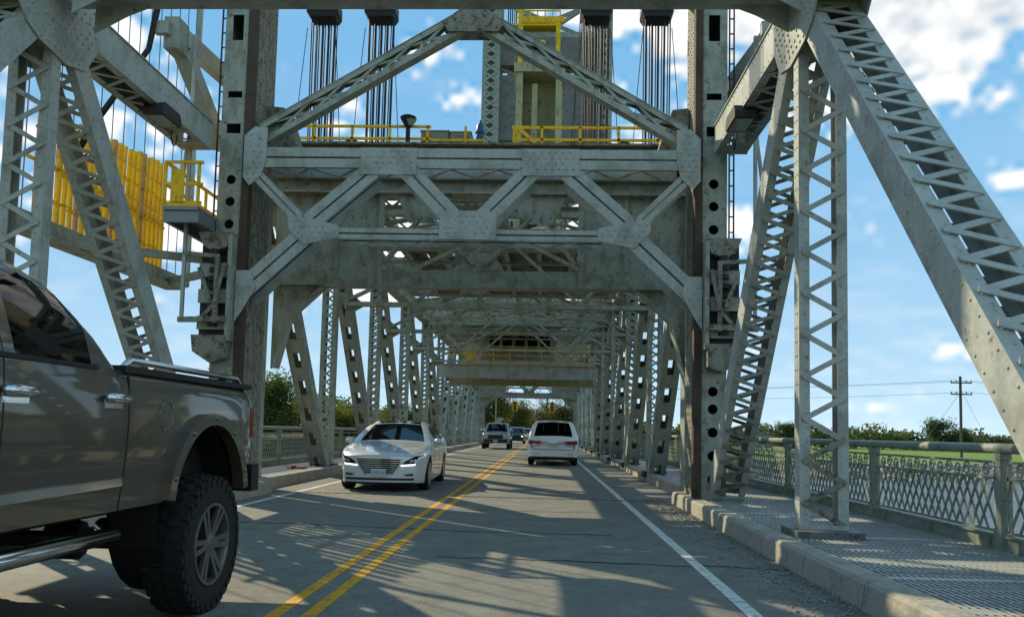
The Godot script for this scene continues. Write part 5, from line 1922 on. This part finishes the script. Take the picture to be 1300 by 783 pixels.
func end_patch(sp: Dictionary, poly: Array, front: bool, t: float, sub := 0.12) -> Mb:
	# a shape laid on the nose or the tail: cut into strips so that it bends with the body
	var m := Mb.new()
	var pts := PackedVector2Array(poly)
	var lo := 1e9
	var hi := -1e9
	for p in pts:
		lo = minf(lo, p.x)
		hi = maxf(hi, p.x)
	var x := lo
	var f := 1.0 if front else -1.0
	while x < hi - 1e-4:
		var x2 := minf(x + sub, hi)
		var strip := PackedVector2Array([Vector2(x, -9), Vector2(x2, -9), Vector2(x2, 9), Vector2(x, 9)])
		for piece in Geometry2D.intersect_polygons(pts, strip):
			var ids := Geometry2D.triangulate_polygon(piece)
			var z0 := end_surface(sp, x, piece[0].y, front).z
			var z1 := end_surface(sp, x2, piece[0].y, front).z
			var at := func(p: Vector2, off: float) -> Vector3: return Vector3(p.x, p.y, lerpf(z0, z1, (p.x - x) / maxf(x2 - x, 1e-4)) + off * f)
			for i in range(0, ids.size(), 3):
				var a: Vector3 = at.call(piece[ids[i]], t)
				var b: Vector3 = at.call(piece[ids[i + 1]], t)
				var c: Vector3 = at.call(piece[ids[i + 2]], t)
				if (b - a).cross(c - a).z * f < 0:
					m.tri(a, c, b)
				else:
					m.tri(a, b, c)
			for i in piece.size():
				var p: Vector2 = piece[i]
				var q: Vector2 = piece[(i + 1) % piece.size()]
				if absf(p.x - q.x) < 1e-5 and (absf(p.x - x) < 1e-5 or absf(p.x - x2) < 1e-5) and p.x > lo + 1e-4 and p.x < hi - 1e-4:
					continue
				var a: Vector3 = at.call(p, -0.02)
				var b: Vector3 = at.call(q, -0.02)
				var c: Vector3 = at.call(q, t)
				var d: Vector3 = at.call(p, t)
				if Geometry2D.is_polygon_clockwise(piece) == front:
					m.quad(b, a, d, c)
				else:
					m.quad(a, b, c, d)
		x = x2
	return m

func mirrored(poly: Array) -> Array:
	var o := []
	for p in poly:
		o.append(Vector2(-p.x, p.y))
	return o

func wheel(parent: Node3D, at: Vector3, s: float, r: float, w: float, rim: float, spokes: int, rim_mat: Material, knobs := 0) -> void:
	var root := part_root("wheel", parent)
	root.position = at
	var ax := Vector3(s, 0, 0)
	var m := Mb.new()
	m.lathe(Vector3.ZERO, ax, [[-w / 2, rim], [-w / 2, r * 0.80], [-w * 0.47, r * 0.92], [-w * 0.40, r * 0.985], [-w * 0.3, r], [w * 0.3, r], [w * 0.40, r * 0.985], [w * 0.47, r * 0.92], [w / 2, r * 0.80], [w * 0.47, rim * 1.04], [w * 0.42, rim]], 40)
	m.smooth(30)
	obj("tyre", m, M("rubber"), root)
	if knobs > 0:
		m = Mb.new()
		for i in knobs:
			var a := TAU * i / knobs
			for row in 4:
				var aa: float = a + (PI / knobs if row % 2 else 0.0)
				var rad := Vector3(0, sin(aa), cos(aa))
				var tan := ax.cross(rad)
				var xo: float = [-0.40, -0.14, 0.14, 0.40][row] * w
				m.obox(ax * xo + rad * (r * (0.995 if row in [1, 2] else 0.97) + 0.004), ax * w * 0.085, rad * 0.014, tan * r * PI / knobs * 0.62)
			# shoulder lugs on the visible side
			var rd := Vector3(0, sin(a), cos(a))
			m.obox(ax * w * 0.475 + rd * r * 0.91, ax * 0.010, rd * r * 0.05, ax.cross(rd) * r * PI / knobs * 0.55)
		stuff(obj("tread_lugs", m, M("rubber"), root))
	m = Mb.new()
	m.lathe(Vector3.ZERO, ax, [[w * 0.44, rim * 1.01], [w * 0.49, rim * 1.0], [w * 0.49, rim * 0.93], [w * 0.40, rim * 0.90], [w * 0.05, rim * 0.86], [w * 0.02, 0.0]], 32)
	m.smooth(30)
	obj("rim", m, rim_mat, root)
	m = Mb.new()
	m.lathe(Vector3.ZERO, ax, [[w * 0.05, rim * 0.84], [w * 0.08, 0.0]], 24)
	obj("brake_disc", m, M("black"), root)
	for k in spokes:
		var a := TAU * k / spokes
		var d := Vector3(0, sin(a), cos(a))
		var tn := ax.cross(d)
		var sm := Mb.new()
		for q in [-1, 1]:
			var p0: Vector3 = ax * w * 0.36 + d * rim * 0.12 + tn * q * rim * 0.05
			var p1: Vector3 = ax * w * 0.44 + d * rim * 0.93 + tn * q * rim * 0.12
			sm.bar(p0, p1, rim * 0.13, w * 0.10, ax)
		obj("spoke", sm, rim_mat, root)
	m = Mb.new()
	m.lathe(Vector3.ZERO, ax, [[w * 0.30, rim * 0.26], [w * 0.42, rim * 0.24], [w * 0.45, rim * 0.12], [w * 0.46, 0.0]], 16)
	obj("hub", m, rim_mat, root)

func vehicle(called: String, label: String, category: String, at: Vector3, turn: float, sp: Dictionary) -> Node3D:
	var t := thing(called, label, category, at, turn, sp.get("group", ""))
	var shell := car_shell(sp)
	obj("body", shell.paint, sp.mat, t)
	for k in shell:
		if k != "paint" and shell[k].v.size():
			obj(k.rstrip("0123456789"), shell[k], M("dark_glass"), t)
	var m := Mb.new()
	var L: float = sp.l
	m.box(Vector3(-sp.w * 0.36, sp.sill * 0.9 + 0.02, -L / 2 + 0.25), Vector3(sp.w * 0.36, sp.belt - 0.36, L / 2 - 0.25))
	m.box(Vector3(-sp.w * 0.45, sp.sill + 0.02, -L / 2 + sp.arch_gap_r), Vector3(sp.w * 0.45, sp.sill + 0.06, L / 2 - sp.arch_gap_f))
	obj("underbody", m, M("underbody"), t)
	for a in sp.arches:
		for s in [-1.0, 1.0]:
			wheel(t, Vector3(s * (sp.w / 2 - sp.tyre[1] / 2 - sp.get("inset", 0.03)), sp.tyre[0], L / 2 - a[0]), s, sp.tyre[0], sp.tyre[1], sp.tyre[2], sp.get("spokes", 5), sp.get("rim", M("alloy")), sp.get("knobs", 0))
	for s in [-1.0, 1.0]:
		if not sp.has("mirror"):
			continue
		var mm := Mb.new()
		var c := Vector3(s * (sp.w / 2 + 0.06), sp.mirror[1], L / 2 - sp.mirror[0])
		var sz: Vector3 = sp.mirror[2]
		for k in 6:
			pass
		mm.lathe(c - Vector3(0, 0, sz.z * 0.5), Vector3(0, 0, 1), [[0.0, 0.0], [0.0, 0.085], [sz.z * 0.5, 0.10], [sz.z * 0.85, 0.075], [sz.z, 0.0]], 14)
		for i in mm.v.size():
			mm.v[i] = Vector3(c.x + (mm.v[i].x - c.x) * sz.x / 0.1, c.y + (mm.v[i].y - c.y) * sz.y / 0.1, mm.v[i].z)
		mm.smooth(50)
		mm.bar(c - Vector3(s * 0.2, 0.05, 0), c - Vector3(0, 0.04, 0), 0.04, 0.05)
		obj("mirror", mm, sp.get("mirror_mat", sp.mat), t)
	return t

func plate(t: Node3D, sp: Dictionary, x: float, y: float, front: bool, txt: String) -> void:
	var p := end_surface(sp, x, y, front)
	var f := 1.0 if front else -1.0
	var m := Mb.new()
	m.box(Vector3(x - 0.15, y - 0.076, p.z + minf(f * 0.02, f * 0.05)), Vector3(x + 0.15, y + 0.076, p.z + maxf(f * 0.02, f * 0.05)))
	var pl := obj("number_plate", m, M("plate_white"), t)
	var tm := TextMesh.new()
	tm.text = txt
	tm.font_size = 32
	tm.pixel_size = 0.0022
	tm.depth = 0.003
	var sf := SystemFont.new()
	sf.font_names = PackedStringArray(["Droid Sans"])
	tm.font = sf
	put("lettering", tm, M("plate_ink"), pl, Transform3D(Basis(Vector3.UP, 0.0 if front else PI), Vector3(x, y, p.z + f * 0.052)))

func pickup_truck() -> void:
	var sp := {"l": 5.85, "w": 2.02, "h": 2.07, "sill": 0.80, "belt": 1.585, "roof": 0.80, "nose": 0.12, "tail": 0.05, "tail_len": 0.35, "bulge": 0.10, "bulge_r": 0.03, "crown": 0.03, "mat": M("paint_bronze"),
		"top": [[0, 1.42], [0.08, 1.50], [0.6, 1.55], [1.30, 1.60], [1.40, 1.62], [2.02, 2.01], [2.3, 2.06], [3.05, 2.06], [3.30, 1.99], [3.55, 1.80], [3.74, 1.60], [5.75, 1.585], [5.85, 1.56]],
		"low": [[0, 0.72], [0.3, 0.76], [1.0, 0.80], [5.3, 0.80], [5.6, 0.88], [5.85, 0.95]],
		"arches": [[1.36, 0.72, 0.58], [4.93, 0.72, 0.575]], "screen": [1.46, 2.0], "rear": [3.34, 3.70], "sides": [[1.75, 2.68], [2.86, 3.46]], "arch_gap_f": 2.0, "arch_gap_r": 1.6,
		"tyre": [0.465, 0.275, 0.285], "inset": -0.05, "spokes": 6, "knobs": 30, "rim": M("dull_alloy"), "mirror": [1.75, 1.72, Vector3(0.10, 0.15, 0.14)]}
	var t := vehicle("pickup_truck", "large lifted bronze grey pickup with knobby tyres passing close on the left", "pickup truck", v3(-1.96, 0, 3.50), 0, sp)
	var L := 5.85
	for s in [-1.0, 1.0]:
		var xs := func(d: float, y: float) -> float: return s * half_width(sp, d, y)
		# flares
		for a in sp.arches:
			var ring := []
			for k in 19:
				var q := PI * (0.05 + 0.90 * k / 18.0)
				ring.append(Vector2(cos(q) * 0.575, sin(q) * 0.575))
			for k in 19:
				var q := PI * (0.05 + 0.90 * (18 - k) / 18.0)
				ring.append(Vector2(cos(q) * 0.665, sin(q) * 0.655))
			var m := Mb.new()
			m.prism(ring, Vector3(s * 0.955, a[1], L / 2 - a[0]), Vector3(0, 0, -s), Vector3.UP, 0.085)
			for k in 5:
				var q := PI * (0.12 + 0.19 * k)
				m.rivet(Vector3(s * 1.04, a[1] + sin(q) * 0.62, L / 2 - a[0] + cos(q) * 0.62), Vector3(s, 0, 0), 0.02)
			obj("fender_flare", m, M("paint_bronze"), t)
			m = Mb.new()
			m.lathe(Vector3(s * 0.60, a[1], L / 2 - a[0]), Vector3(s, 0, 0), [[0.0, 0.0], [0.0, 0.575], [0.33, 0.575]], 24)
			obj("wheel_arch", m, M("black"), t)
		# door gaps
		for g in [[1.62, 0.82, 1.58], [2.78, 0.82, 1.98], [3.83, 0.80, 1.58]]:
			var m := Mb.new()
			for i in 14:
				var y0: float = lerpf(g[1], g[2], i / 14.0)
				var y1: float = lerpf(g[1], g[2], (i + 1) / 14.0)
				var wx := 0.011 if g[0] > 3.7 else 0.006
				m.bar(Vector3(xs.call(g[0], y0) - s * 0.004, y0, L / 2 - g[0]), Vector3(xs.call(g[0], y1) - s * 0.004, y1, L / 2 - g[0]), wx, 0.012, Vector3(s, 0, 0))
			obj("panel_gap", m, M("black"), t)
		for hd in [2.86, 3.67]:
			var m := Mb.new()
			var hx: float = xs.call(hd, 1.42)
			m.lathe(Vector3(hx + s * 0.028, 1.43, L / 2 - hd - 0.12), Vector3(0, 0, 1), [[0, 0.0], [0.01, 0.018], [0.05, 0.027], [0.12, 0.03], [0.19, 0.027], [0.23, 0.018], [0.24, 0.0]], 12)
			m.smooth(60)
			m.bar(Vector3(hx - s * 0.012, 1.40, L / 2 - hd - 0.09), Vector3(hx - s * 0.012, 1.40, L / 2 - hd + 0.09), 0.03, 0.05)
			obj("door_handle", m, M("chrome"), t)
		var tr := Mb.new()
		for sg in [[1.95, 2.77], [2.79, 3.8]]:
			tr.bar(Vector3(xs.call(sg[0], 0.95) + s * 0.004, 0.945, L / 2 - sg[0]), Vector3(xs.call(sg[1], 0.95) + s * 0.004, 0.965, L / 2 - sg[1]), 0.03, 0.045)
		obj("side_trim", tr, M("chrome"), t)
		var wl := Mb.new()
		wl.bar(Vector3(xs.call(1.8, 1.585) + s * 0.003, 1.587, L / 2 - 1.75), Vector3(xs.call(3.5, 1.585) + s * 0.003, 1.587, L / 2 - 3.5), 0.02, 0.022)
		obj("window_trim", wl, M("black"), t)
		var st := Mb.new()
		st.tube([Vector3(s * 0.88, 0.72, L / 2 - 1.95), Vector3(s * 1.0, 0.68, L / 2 - 2.05), Vector3(s * 1.0, 0.68, L / 2 - 3.72), Vector3(s * 0.88, 0.72, L / 2 - 3.82)], 0.045, 10)
		st.smooth(60)
		obj("step_bar", st, M("chrome"), t)
		# bed rail cap with a chrome tube
		var br := Mb.new()
		br.box(Vector3(minf(s * 0.80, s * 0.965), 1.585, L / 2 - 5.78), Vector3(maxf(s * 0.80, s * 0.965), 1.625, L / 2 - 3.82))
		obj("bed_rail", br, M("black"), t)
		br = Mb.new()
		br.tube([Vector3(s * 0.90, 1.60, L / 2 - 3.88), Vector3(s * 0.90, 1.665, L / 2 - 3.98), Vector3(s * 0.90, 1.665, L / 2 - 5.6), Vector3(s * 0.90, 1.60, L / 2 - 5.7)], 0.022, 8)
		br.smooth(60)
		obj("bed_rail_tube", br, M("chrome"), t)
		var fd := Mb.new()
		fd.lathe(Vector3(xs.call(4.28, 1.35) - s * 0.004, 1.35, L / 2 - 4.28), Vector3(s, 0, 0), [[0.0, 0.10], [0.006, 0.10], [0.007, 0.09], [0.002, 0.085], [0.003, 0.0]], 20)
		obj("fuel_door", fd, M("paint_bronze"), t)
		# tail lamp at the corner
		var tl := end_patch(sp, [Vector2(s * 0.80, 1.10), Vector2(s * 0.975, 1.10), Vector2(s * 0.965, 1.50), Vector2(s * 0.80, 1.50)], false, 0.02, 0.04)
		obj("tail_lamp", tl, M("tail_red"), t)
		var tb := Mb.new()
		tb.box(Vector3(minf(s * 0.968, s * 0.93), 1.20, L / 2 - 5.83), Vector3(maxf(s * 0.968, s * 0.93), 1.44, L / 2 - 5.77))
		obj("tail_lamp", tb, M("tail_red"), t)
		var hl := end_patch(sp, [Vector2(s * 0.55, 1.12), Vector2(s * 0.9, 1.15), Vector2(s * 0.88, 1.36), Vector2(s * 0.58, 1.36)], true, 0.02)
		obj("headlamp", hl, M("headlamp"), t)
		# leaf spring and damper
		var ls := Mb.new()
		ls.bar(Vector3(s * 0.55, 0.62, L / 2 - 4.2), Vector3(s * 0.55, 0.55, L / 2 - 5.0), 0.07, 0.06)
		ls.bar(Vector3(s * 0.55, 0.55, L / 2 - 5.0), Vector3(s * 0.55, 0.66, L / 2 - 5.7), 0.07, 0.06)
		ls.tube([Vector3(s * 0.62, 0.40, L / 2 - 4.75), Vector3(s * 0.60, 0.95, L / 2 - 4.5)], 0.035, 8)
		obj("suspension", ls, M("black"), t)
	var m := Mb.new()
	m.tube([Vector3(-0.85, 0.465, L / 2 - 4.93), Vector3(0.85, 0.465, L / 2 - 4.93)], 0.06, 8)
	obj("axle", m, M("black"), t)
	m = Mb.new()
	m.tube([Vector3(-0.85, 0.465, L / 2 - 1.36), Vector3(0.85, 0.465, L / 2 - 1.36)], 0.06, 8)
	obj("axle", m, M("black"), t)
	m = Mb.new()
	m.lathe(Vector3(-0.15, 0.465, L / 2 - 4.93), Vector3.RIGHT, [[0, 0], [0.05, 0.14], [0.25, 0.14], [0.3, 0]], 10)
	obj("differential", m, M("black"), t)
	m = Mb.new()
	m.box(Vector3(-0.97, 0.76, L / 2 - 6.0), Vector3(0.97, 0.98, L / 2 - 5.84))
	obj("rear_bumper", m, M("black"), t)
	m = end_patch(sp, [Vector2(-0.98, 0.72), Vector2(0.98, 0.72), Vector2(0.98, 0.98), Vector2(-0.98, 0.98)], true, 0.10)
	obj("front_bumper", m, M("chrome"), t)
	m = end_patch(sp, [Vector2(-0.5, 1.05), Vector2(0.5, 1.05), Vector2(0.52, 1.38), Vector2(-0.52, 1.38)], true, 0.02)
	obj("grille", m, M("black"), t)
	m = Mb.new()
	m.box(Vector3(-0.79, 1.59, L / 2 - 5.76), Vector3(0.79, 1.635, L / 2 - 3.86))
	obj("bed_cover", m, M("black"), t)

func silver_sedan() -> void:
	var sp := {"l": 4.99, "w": 1.89, "h": 1.46, "sill": 0.20, "belt": 0.99, "roof": 0.66, "nose": 0.20, "nose_len": 0.9, "tail": 0.14, "bulge": 0.13, "bulge_r": 0.06, "crown": 0.045, "mat": M("paint_silver"),
		"top": [[0, 0.71], [0.03, 0.735], [0.09, 0.762], [0.2, 0.795], [0.5, 0.855], [1.40, 0.975], [1.46, 0.99], [2.20, 1.37], [2.55, 1.45], [3.1, 1.455], [3.7, 1.36], [4.35, 1.06], [4.9, 1.03], [4.99, 0.93]],
		"low": [[0, 0.20], [0.3, 0.18], [4.6, 0.20], [4.99, 0.30]], "arches": [[0.87, 0.345, 0.385], [3.88, 0.345, 0.385]], "screen": [1.48, 2.22], "rear": [3.62, 4.32], "sides": [[1.95, 2.72], [2.80, 3.75]], "glass_roof": [2.26, 3.5],
		"arch_gap_f": 1.35, "arch_gap_r": 1.6, "tyre": [0.345, 0.245, 0.245], "inset": 0.015, "spokes": 10, "mirror": [1.72, 1.02, Vector3(0.115, 0.075, 0.15)]}
	var t := vehicle("sedan", "silver sedan with dark glass roof and wide slatted grille, driving towards the viewer", "car", v3(-2.0, 0, 16.1 + 2.5), 0.025, sp)
	var F := func(called: String, poly: Array, off: float, mt: String, both := false) -> void:
		obj(called, end_patch(sp, poly, true, off, 0.06), M(mt), t)
		if both:
			obj(called, end_patch(sp, mirrored(poly), true, off, 0.06), M(mt), t)
	F.call("grille_recess", [Vector2(-0.44, 0.665), Vector2(0.44, 0.665), Vector2(0.40, 0.56), Vector2(0.27, 0.37), Vector2(-0.27, 0.37), Vector2(-0.40, 0.56)], 0.012, "black")
	for i in 7:
		var y := 0.645 - i * 0.042
		var w := 0.435 if i == 0 else lerpf(0.425, 0.27, i / 6.5)
		F.call("grille_slat", [Vector2(-w, y), Vector2(w, y), Vector2(w - 0.01, y - 0.018), Vector2(-w + 0.01, y - 0.018)], 0.03, "chrome")
	F.call("grille_frame", [Vector2(-0.46, 0.685), Vector2(0.46, 0.685), Vector2(0.46, 0.668), Vector2(-0.46, 0.668)], 0.035, "chrome")
	F.call("grille_frame", [Vector2(0.46, 0.684), Vector2(0.445, 0.684), Vector2(0.405, 0.555), Vector2(0.26, 0.355), Vector2(0.285, 0.355), Vector2(0.425, 0.555)], 0.034, "chrome", true)
	F.call("headlamp", [Vector2(0.45, 0.545), Vector2(0.80, 0.575), Vector2(0.885, 0.66), Vector2(0.875, 0.765), Vector2(0.72, 0.735), Vector2(0.53, 0.635)], 0.014, "dark_glass", true)
	F.call("headlamp_lens", [Vector2(0.60, 0.61), Vector2(0.70, 0.625), Vector2(0.72, 0.675), Vector2(0.64, 0.665)], 0.018, "headlamp", true)
	F.call("headlamp_lens", [Vector2(0.74, 0.63), Vector2(0.80, 0.645), Vector2(0.81, 0.70), Vector2(0.75, 0.69)], 0.018, "amber", true)
	F.call("daylight_strip", [Vector2(0.44, 0.527), Vector2(0.81, 0.557), Vector2(0.90, 0.66), Vector2(0.895, 0.775), Vector2(0.865, 0.775), Vector2(0.862, 0.67), Vector2(0.79, 0.59), Vector2(0.455, 0.56)], 0.022, "daylight_lamp", true)
	F.call("lower_intake", [Vector2(-0.86, 0.285), Vector2(0.86, 0.285), Vector2(0.84, 0.245), Vector2(-0.84, 0.245)], 0.014, "black")
	F.call("chrome_strip", [Vector2(-0.86, 0.297), Vector2(0.86, 0.297), Vector2(0.86, 0.287), Vector2(-0.86, 0.287)], 0.022, "chrome")
	F.call("fog_intake", [Vector2(0.50, 0.365), Vector2(0.84, 0.40), Vector2(0.85, 0.345), Vector2(0.56, 0.335)], 0.012, "black", true)
	F.call("splitter", [Vector2(-0.88, 0.205), Vector2(0.88, 0.205), Vector2(0.88, 0.175), Vector2(-0.88, 0.175)], 0.03, "underbody")
	plate(t, sp, 0.0, 0.40, true, "CAR 150")
	# winged badge on the bonnet edge
	var m := Mb.new()
	m.prism([Vector2(-0.11, 0.012), Vector2(-0.03, 0.0), Vector2(0.03, 0.0), Vector2(0.11, 0.012), Vector2(0.10, 0.024), Vector2(0.03, 0.03), Vector2(-0.03, 0.03), Vector2(-0.10, 0.024)], Vector3(0, 0.80, 4.99 / 2 - 0.06), Vector3.RIGHT, Vector3(0, 0.8, 0.5).normalized(), 0.012)
	obj("winged_badge", m, M("chrome"), t)
	m = Mb.new()
	for s in [-1.0, 1.0]:
		for d in [1.62, 2.76, 3.62]:
			for i in 8:
				var y0 := 0.25 + i * 0.09
				m.bar(Vector3(s * (half_width(sp, d, y0) - 0.003), y0, 2.495 - d), Vector3(s * (half_width(sp, d, y0 + 0.09) - 0.003), y0 + 0.09, 2.495 - d), 0.006, 0.01, Vector3(s, 0, 0))
	obj("panel_gap", m, M("black"), t)
	for s in [-1.0, 1.0]:
		for d in [2.62, 3.5]:
			m = Mb.new()
			m.bar(Vector3(s * (half_width(sp, d, 0.85) + 0.015), 0.86, 2.495 - d), Vector3(s * (half_width(sp, d, 0.85) + 0.015), 0.86, 2.495 - d - 0.2), 0.02, 0.03)
			obj("door_handle", m, M("chrome"), t)

func white_minivan() -> void:
	var sp := {"l": 5.15, "w": 2.01, "h": 1.72, "sill": 0.26, "belt": 1.03, "roof": 0.74, "nose": 0.16, "tail": 0.07, "tail_len": 0.4, "bulge": 0.1, "bulge_r": 0.10, "crown": 0.04, "mat": M("paint_white"),
		"top": [[0, 0.70], [0.1, 0.80], [0.95, 1.03], [1.0, 1.04], [1.9, 1.60], [2.4, 1.70], [3.4, 1.72], [4.45, 1.69], [4.62, 1.66], [4.98, 1.10], [5.04, 1.02], [5.15, 0.66]],
		"low": [[0, 0.24], [4.7, 0.28], [5.15, 0.34]], "arches": [[0.98, 0.345, 0.40], [3.98, 0.345, 0.40]], "screen": [1.02, 1.88], "rear": [4.64, 4.975], "sides": [[1.5, 2.35], [2.42, 3.35], [3.42, 4.4]],
		"arch_gap_f": 1.5, "arch_gap_r": 1.7, "tyre": [0.345, 0.24, 0.23], "mirror": [1.35, 1.12, Vector3(0.12, 0.09, 0.14)]}
	var t := vehicle("minivan", "white minivan seen from behind with red tail lamps, driving away", "minivan", v3(1.78, 0, 30.35 + 2.575), PI, sp)
	var B := func(called: String, poly: Array, off: float, mt: String, both := false) -> void:
		obj(called, end_patch(sp, poly, false, off, 0.1), M(mt), t)
		if both:
			obj(called, end_patch(sp, mirrored(poly), false, off, 0.1), M(mt), t)
	B.call("tail_lamp", [Vector2(0.42, 0.94), Vector2(0.93, 0.98), Vector2(0.95, 0.84), Vector2(0.66, 0.80), Vector2(0.50, 0.86)], 0.10, "tail_red", true)
	B.call("reversing_lamp", [Vector2(0.62, 0.83), Vector2(0.80, 0.83), Vector2(0.78, 0.785), Vector2(0.66, 0.785)], 0.105, "headlamp", true)
	B.call("garnish", [Vector2(-0.42, 0.93), Vector2(0.42, 0.93), Vector2(0.42, 0.90), Vector2(-0.42, 0.90)], 0.09, "chrome")
	B.call("bumper", [Vector2(-0.97, 0.60), Vector2(0.97, 0.60), Vector2(0.95, 0.36), Vector2(-0.95, 0.36)], 0.05, "paint_white")
	B.call("valance", [Vector2(-0.90, 0.36), Vector2(0.90, 0.36), Vector2(0.82, 0.22), Vector2(-0.82, 0.22)], 0.02, "underbody")
	B.call("reflector", [Vector2(0.52, 0.46), Vector2(0.78, 0.47), Vector2(0.78, 0.45), Vector2(0.52, 0.44)], 0.054, "black", true)
	B.call("tailgate_gap", [Vector2(-0.80, 0.635), Vector2(0.80, 0.635), Vector2(0.80, 0.62), Vector2(-0.80, 0.62)], 0.03, "black")
	B.call("tailgate_gap", [Vector2(0.80, 0.62), Vector2(0.84, 0.80), Vector2(0.825, 0.80), Vector2(0.785, 0.62)], 0.03, "black", true)
	plate(t, sp, 0.0, 0.80, false, "VAN 302")
	var m := Mb.new()
	m.bar(Vector3(-0.55, 1.70, -2.0), Vector3(0.55, 1.70, -2.0), 0.28, 0.03)
	obj("roof_spoiler", m, M("paint_white"), t)
	m = Mb.new()
	m.box(Vector3(-0.16, 1.685, -2.16), Vector3(0.16, 1.708, -2.142))
	obj("brake_lamp", m, M("tail_red"), t)

func oncoming_traffic() -> void:
	var sp := {"l": 5.6, "w": 1.98, "h": 1.86, "sill": 0.52, "belt": 1.20, "roof": 0.78, "nose": 0.08, "tail": 0.05, "bulge": 0.08, "crown": 0.03, "mat": M("paint_steel"),
		"top": [[0, 1.02], [0.08, 1.10], [1.35, 1.18], [1.4, 1.2], [2.0, 1.78], [2.3, 1.85], [3.3, 1.85], [3.5, 1.20], [3.6, 1.17], [5.6, 1.15]], "low": [[0, 0.42], [5.6, 0.55]],
		"arches": [[0.98, 0.42, 0.46], [4.5, 0.42, 0.46]], "screen": [1.42, 1.98], "rear": [3.32, 3.48], "sides": [[1.7, 2.5], [2.55, 3.2]], "arch_gap_f": 1.6, "arch_gap_r": 1.7, "tyre": [0.39, 0.26, 0.22], "inset": -0.02, "mirror": [1.6, 1.32, Vector3(0.12, 0.12, 0.12)]}
	var t := vehicle("pickup_truck", "steel blue pickup facing the viewer with black grille, behind the silver sedan", "pickup truck", v3(-1.95, 0, 55.2 + 2.8), 0, sp)
	var F := func(s2: Dictionary, o: Node3D, called: String, poly: Array, off: float, mt: String, both := false) -> void:
		obj(called, end_patch(s2, poly, true, off, 0.15), M(mt), o)
		if both:
			obj(called, end_patch(s2, mirrored(poly), true, off, 0.15), M(mt), o)
	F.call(sp, t, "grille", [Vector2(-0.5, 1.0), Vector2(0.5, 1.0), Vector2(0.5, 0.74), Vector2(-0.5, 0.74)], 0.03, "black")
	F.call(sp, t, "headlamp", [Vector2(0.56, 1.0), Vector2(0.9, 0.98), Vector2(0.9, 0.76), Vector2(0.56, 0.76)], 0.03, "headlamp", true)
	F.call(sp, t, "bumper", [Vector2(-0.98, 0.70), Vector2(0.98, 0.70), Vector2(0.96, 0.46), Vector2(-0.96, 0.46)], 0.12, "dark_steel")
	plate(t, sp, 0.0, 0.58, true, "TRK 071")
	(t.get_node("number_plate") as Node3D).position.z += 0.10
	var base := {"l": 4.7, "w": 1.9, "h": 1.72, "sill": 0.3, "belt": 1.05, "roof": 0.78, "bulge": 0.08, "crown": 0.03, "top": [[0, 0.85], [0.1, 0.95], [1.1, 1.04], [1.15, 1.05], [1.75, 1.6], [2.1, 1.71], [3.9, 1.70], [4.4, 1.15], [4.7, 1.0]], "low": [[0, 0.3], [4.7, 0.35]],
		"arches": [[0.9, 0.36, 0.41], [3.7, 0.36, 0.41]], "screen": [1.17, 1.73], "rear": [3.95, 4.38], "sides": [[1.5, 2.4], [2.45, 3.7]], "arch_gap_f": 1.4, "arch_gap_r": 1.5, "tyre": [0.355, 0.24, 0.22], "mirror": [1.4, 1.15, Vector3(0.1, 0.1, 0.12)]}
	var dark := base.duplicate()
	dark.mat = M("paint_black")
	var d := vehicle("sport_utility_vehicle", "black sport utility vehicle half hidden behind the steel blue pickup", "car", v3(-1.45, 0, 84), 0, dark)
	F.call(dark, d, "headlamp", [Vector2(0.55, 0.84), Vector2(0.88, 0.84), Vector2(0.88, 0.70), Vector2(0.55, 0.70)], 0.02, "daylight_lamp", true)
	F.call(dark, d, "grille", [Vector2(-0.45, 0.84), Vector2(0.45, 0.84), Vector2(0.4, 0.6), Vector2(-0.4, 0.6)], 0.02, "black")
	var red := base.duplicate()
	red.mat = M("paint_red")
	red.h = 1.6
	var r := vehicle("estate_car", "dark red car with lit headlamps, farthest of the oncoming vehicles", "car", v3(-1.05, 0, 103), 0, red)
	F.call(red, r, "headlamp", [Vector2(0.55, 0.84), Vector2(0.88, 0.84), Vector2(0.88, 0.66), Vector2(0.55, 0.66)], 0.02, "daylight_lamp", true)
	F.call(red, r, "grille", [Vector2(-0.45, 0.84), Vector2(0.45, 0.84), Vector2(0.4, 0.6), Vector2(-0.4, 0.6)], 0.02, "black")

# ---------------------------------------------------------------- the scene
func _ready() -> void:
	rng.seed = 20
	setup_view()
	make_materials()
	ground_and_water()
	road_and_walks()
	approach_span("approach_span", "grey riveted approach truss span in the foreground with laced diagonals", 13.75, -1.0, true)
	near_tower()
	lift_span()
	far_tower()
	approach_span("approach_span", "distant approach truss span beyond the far lift tower", 72.8, 1.0, false)
	sheave_ropes()
	railing(1, "grey steel lattice railing with scrollwork along the right walkway", [-1.5, 1.7, 4.95, 8.2, 11.3, 15.2, 18.3, 21.4, 24.5, 27.6, 30.7, 33.8, 36.9, 40, 46, 52, 58, 64, 71, 78], 6)
	railing(-1, "grey steel lattice railing along the left walkway behind the silver sedan", [-1.5, 4.95, 11.3, 15.2, 18.6, 22.0, 25.4, 28.8, 32.2, 35.6, 39, 42.4, 46, 52, 58, 64, 71, 78], 0)
	yellow_barrier()
	street_lamps()
	platform_things()
	machinery_house()
	operator_cabin()
	signals_and_signs()
	utility_line()
	vegetation()
	pickup_truck()
	silver_sedan()
	white_minivan()
	oncoming_traffic()
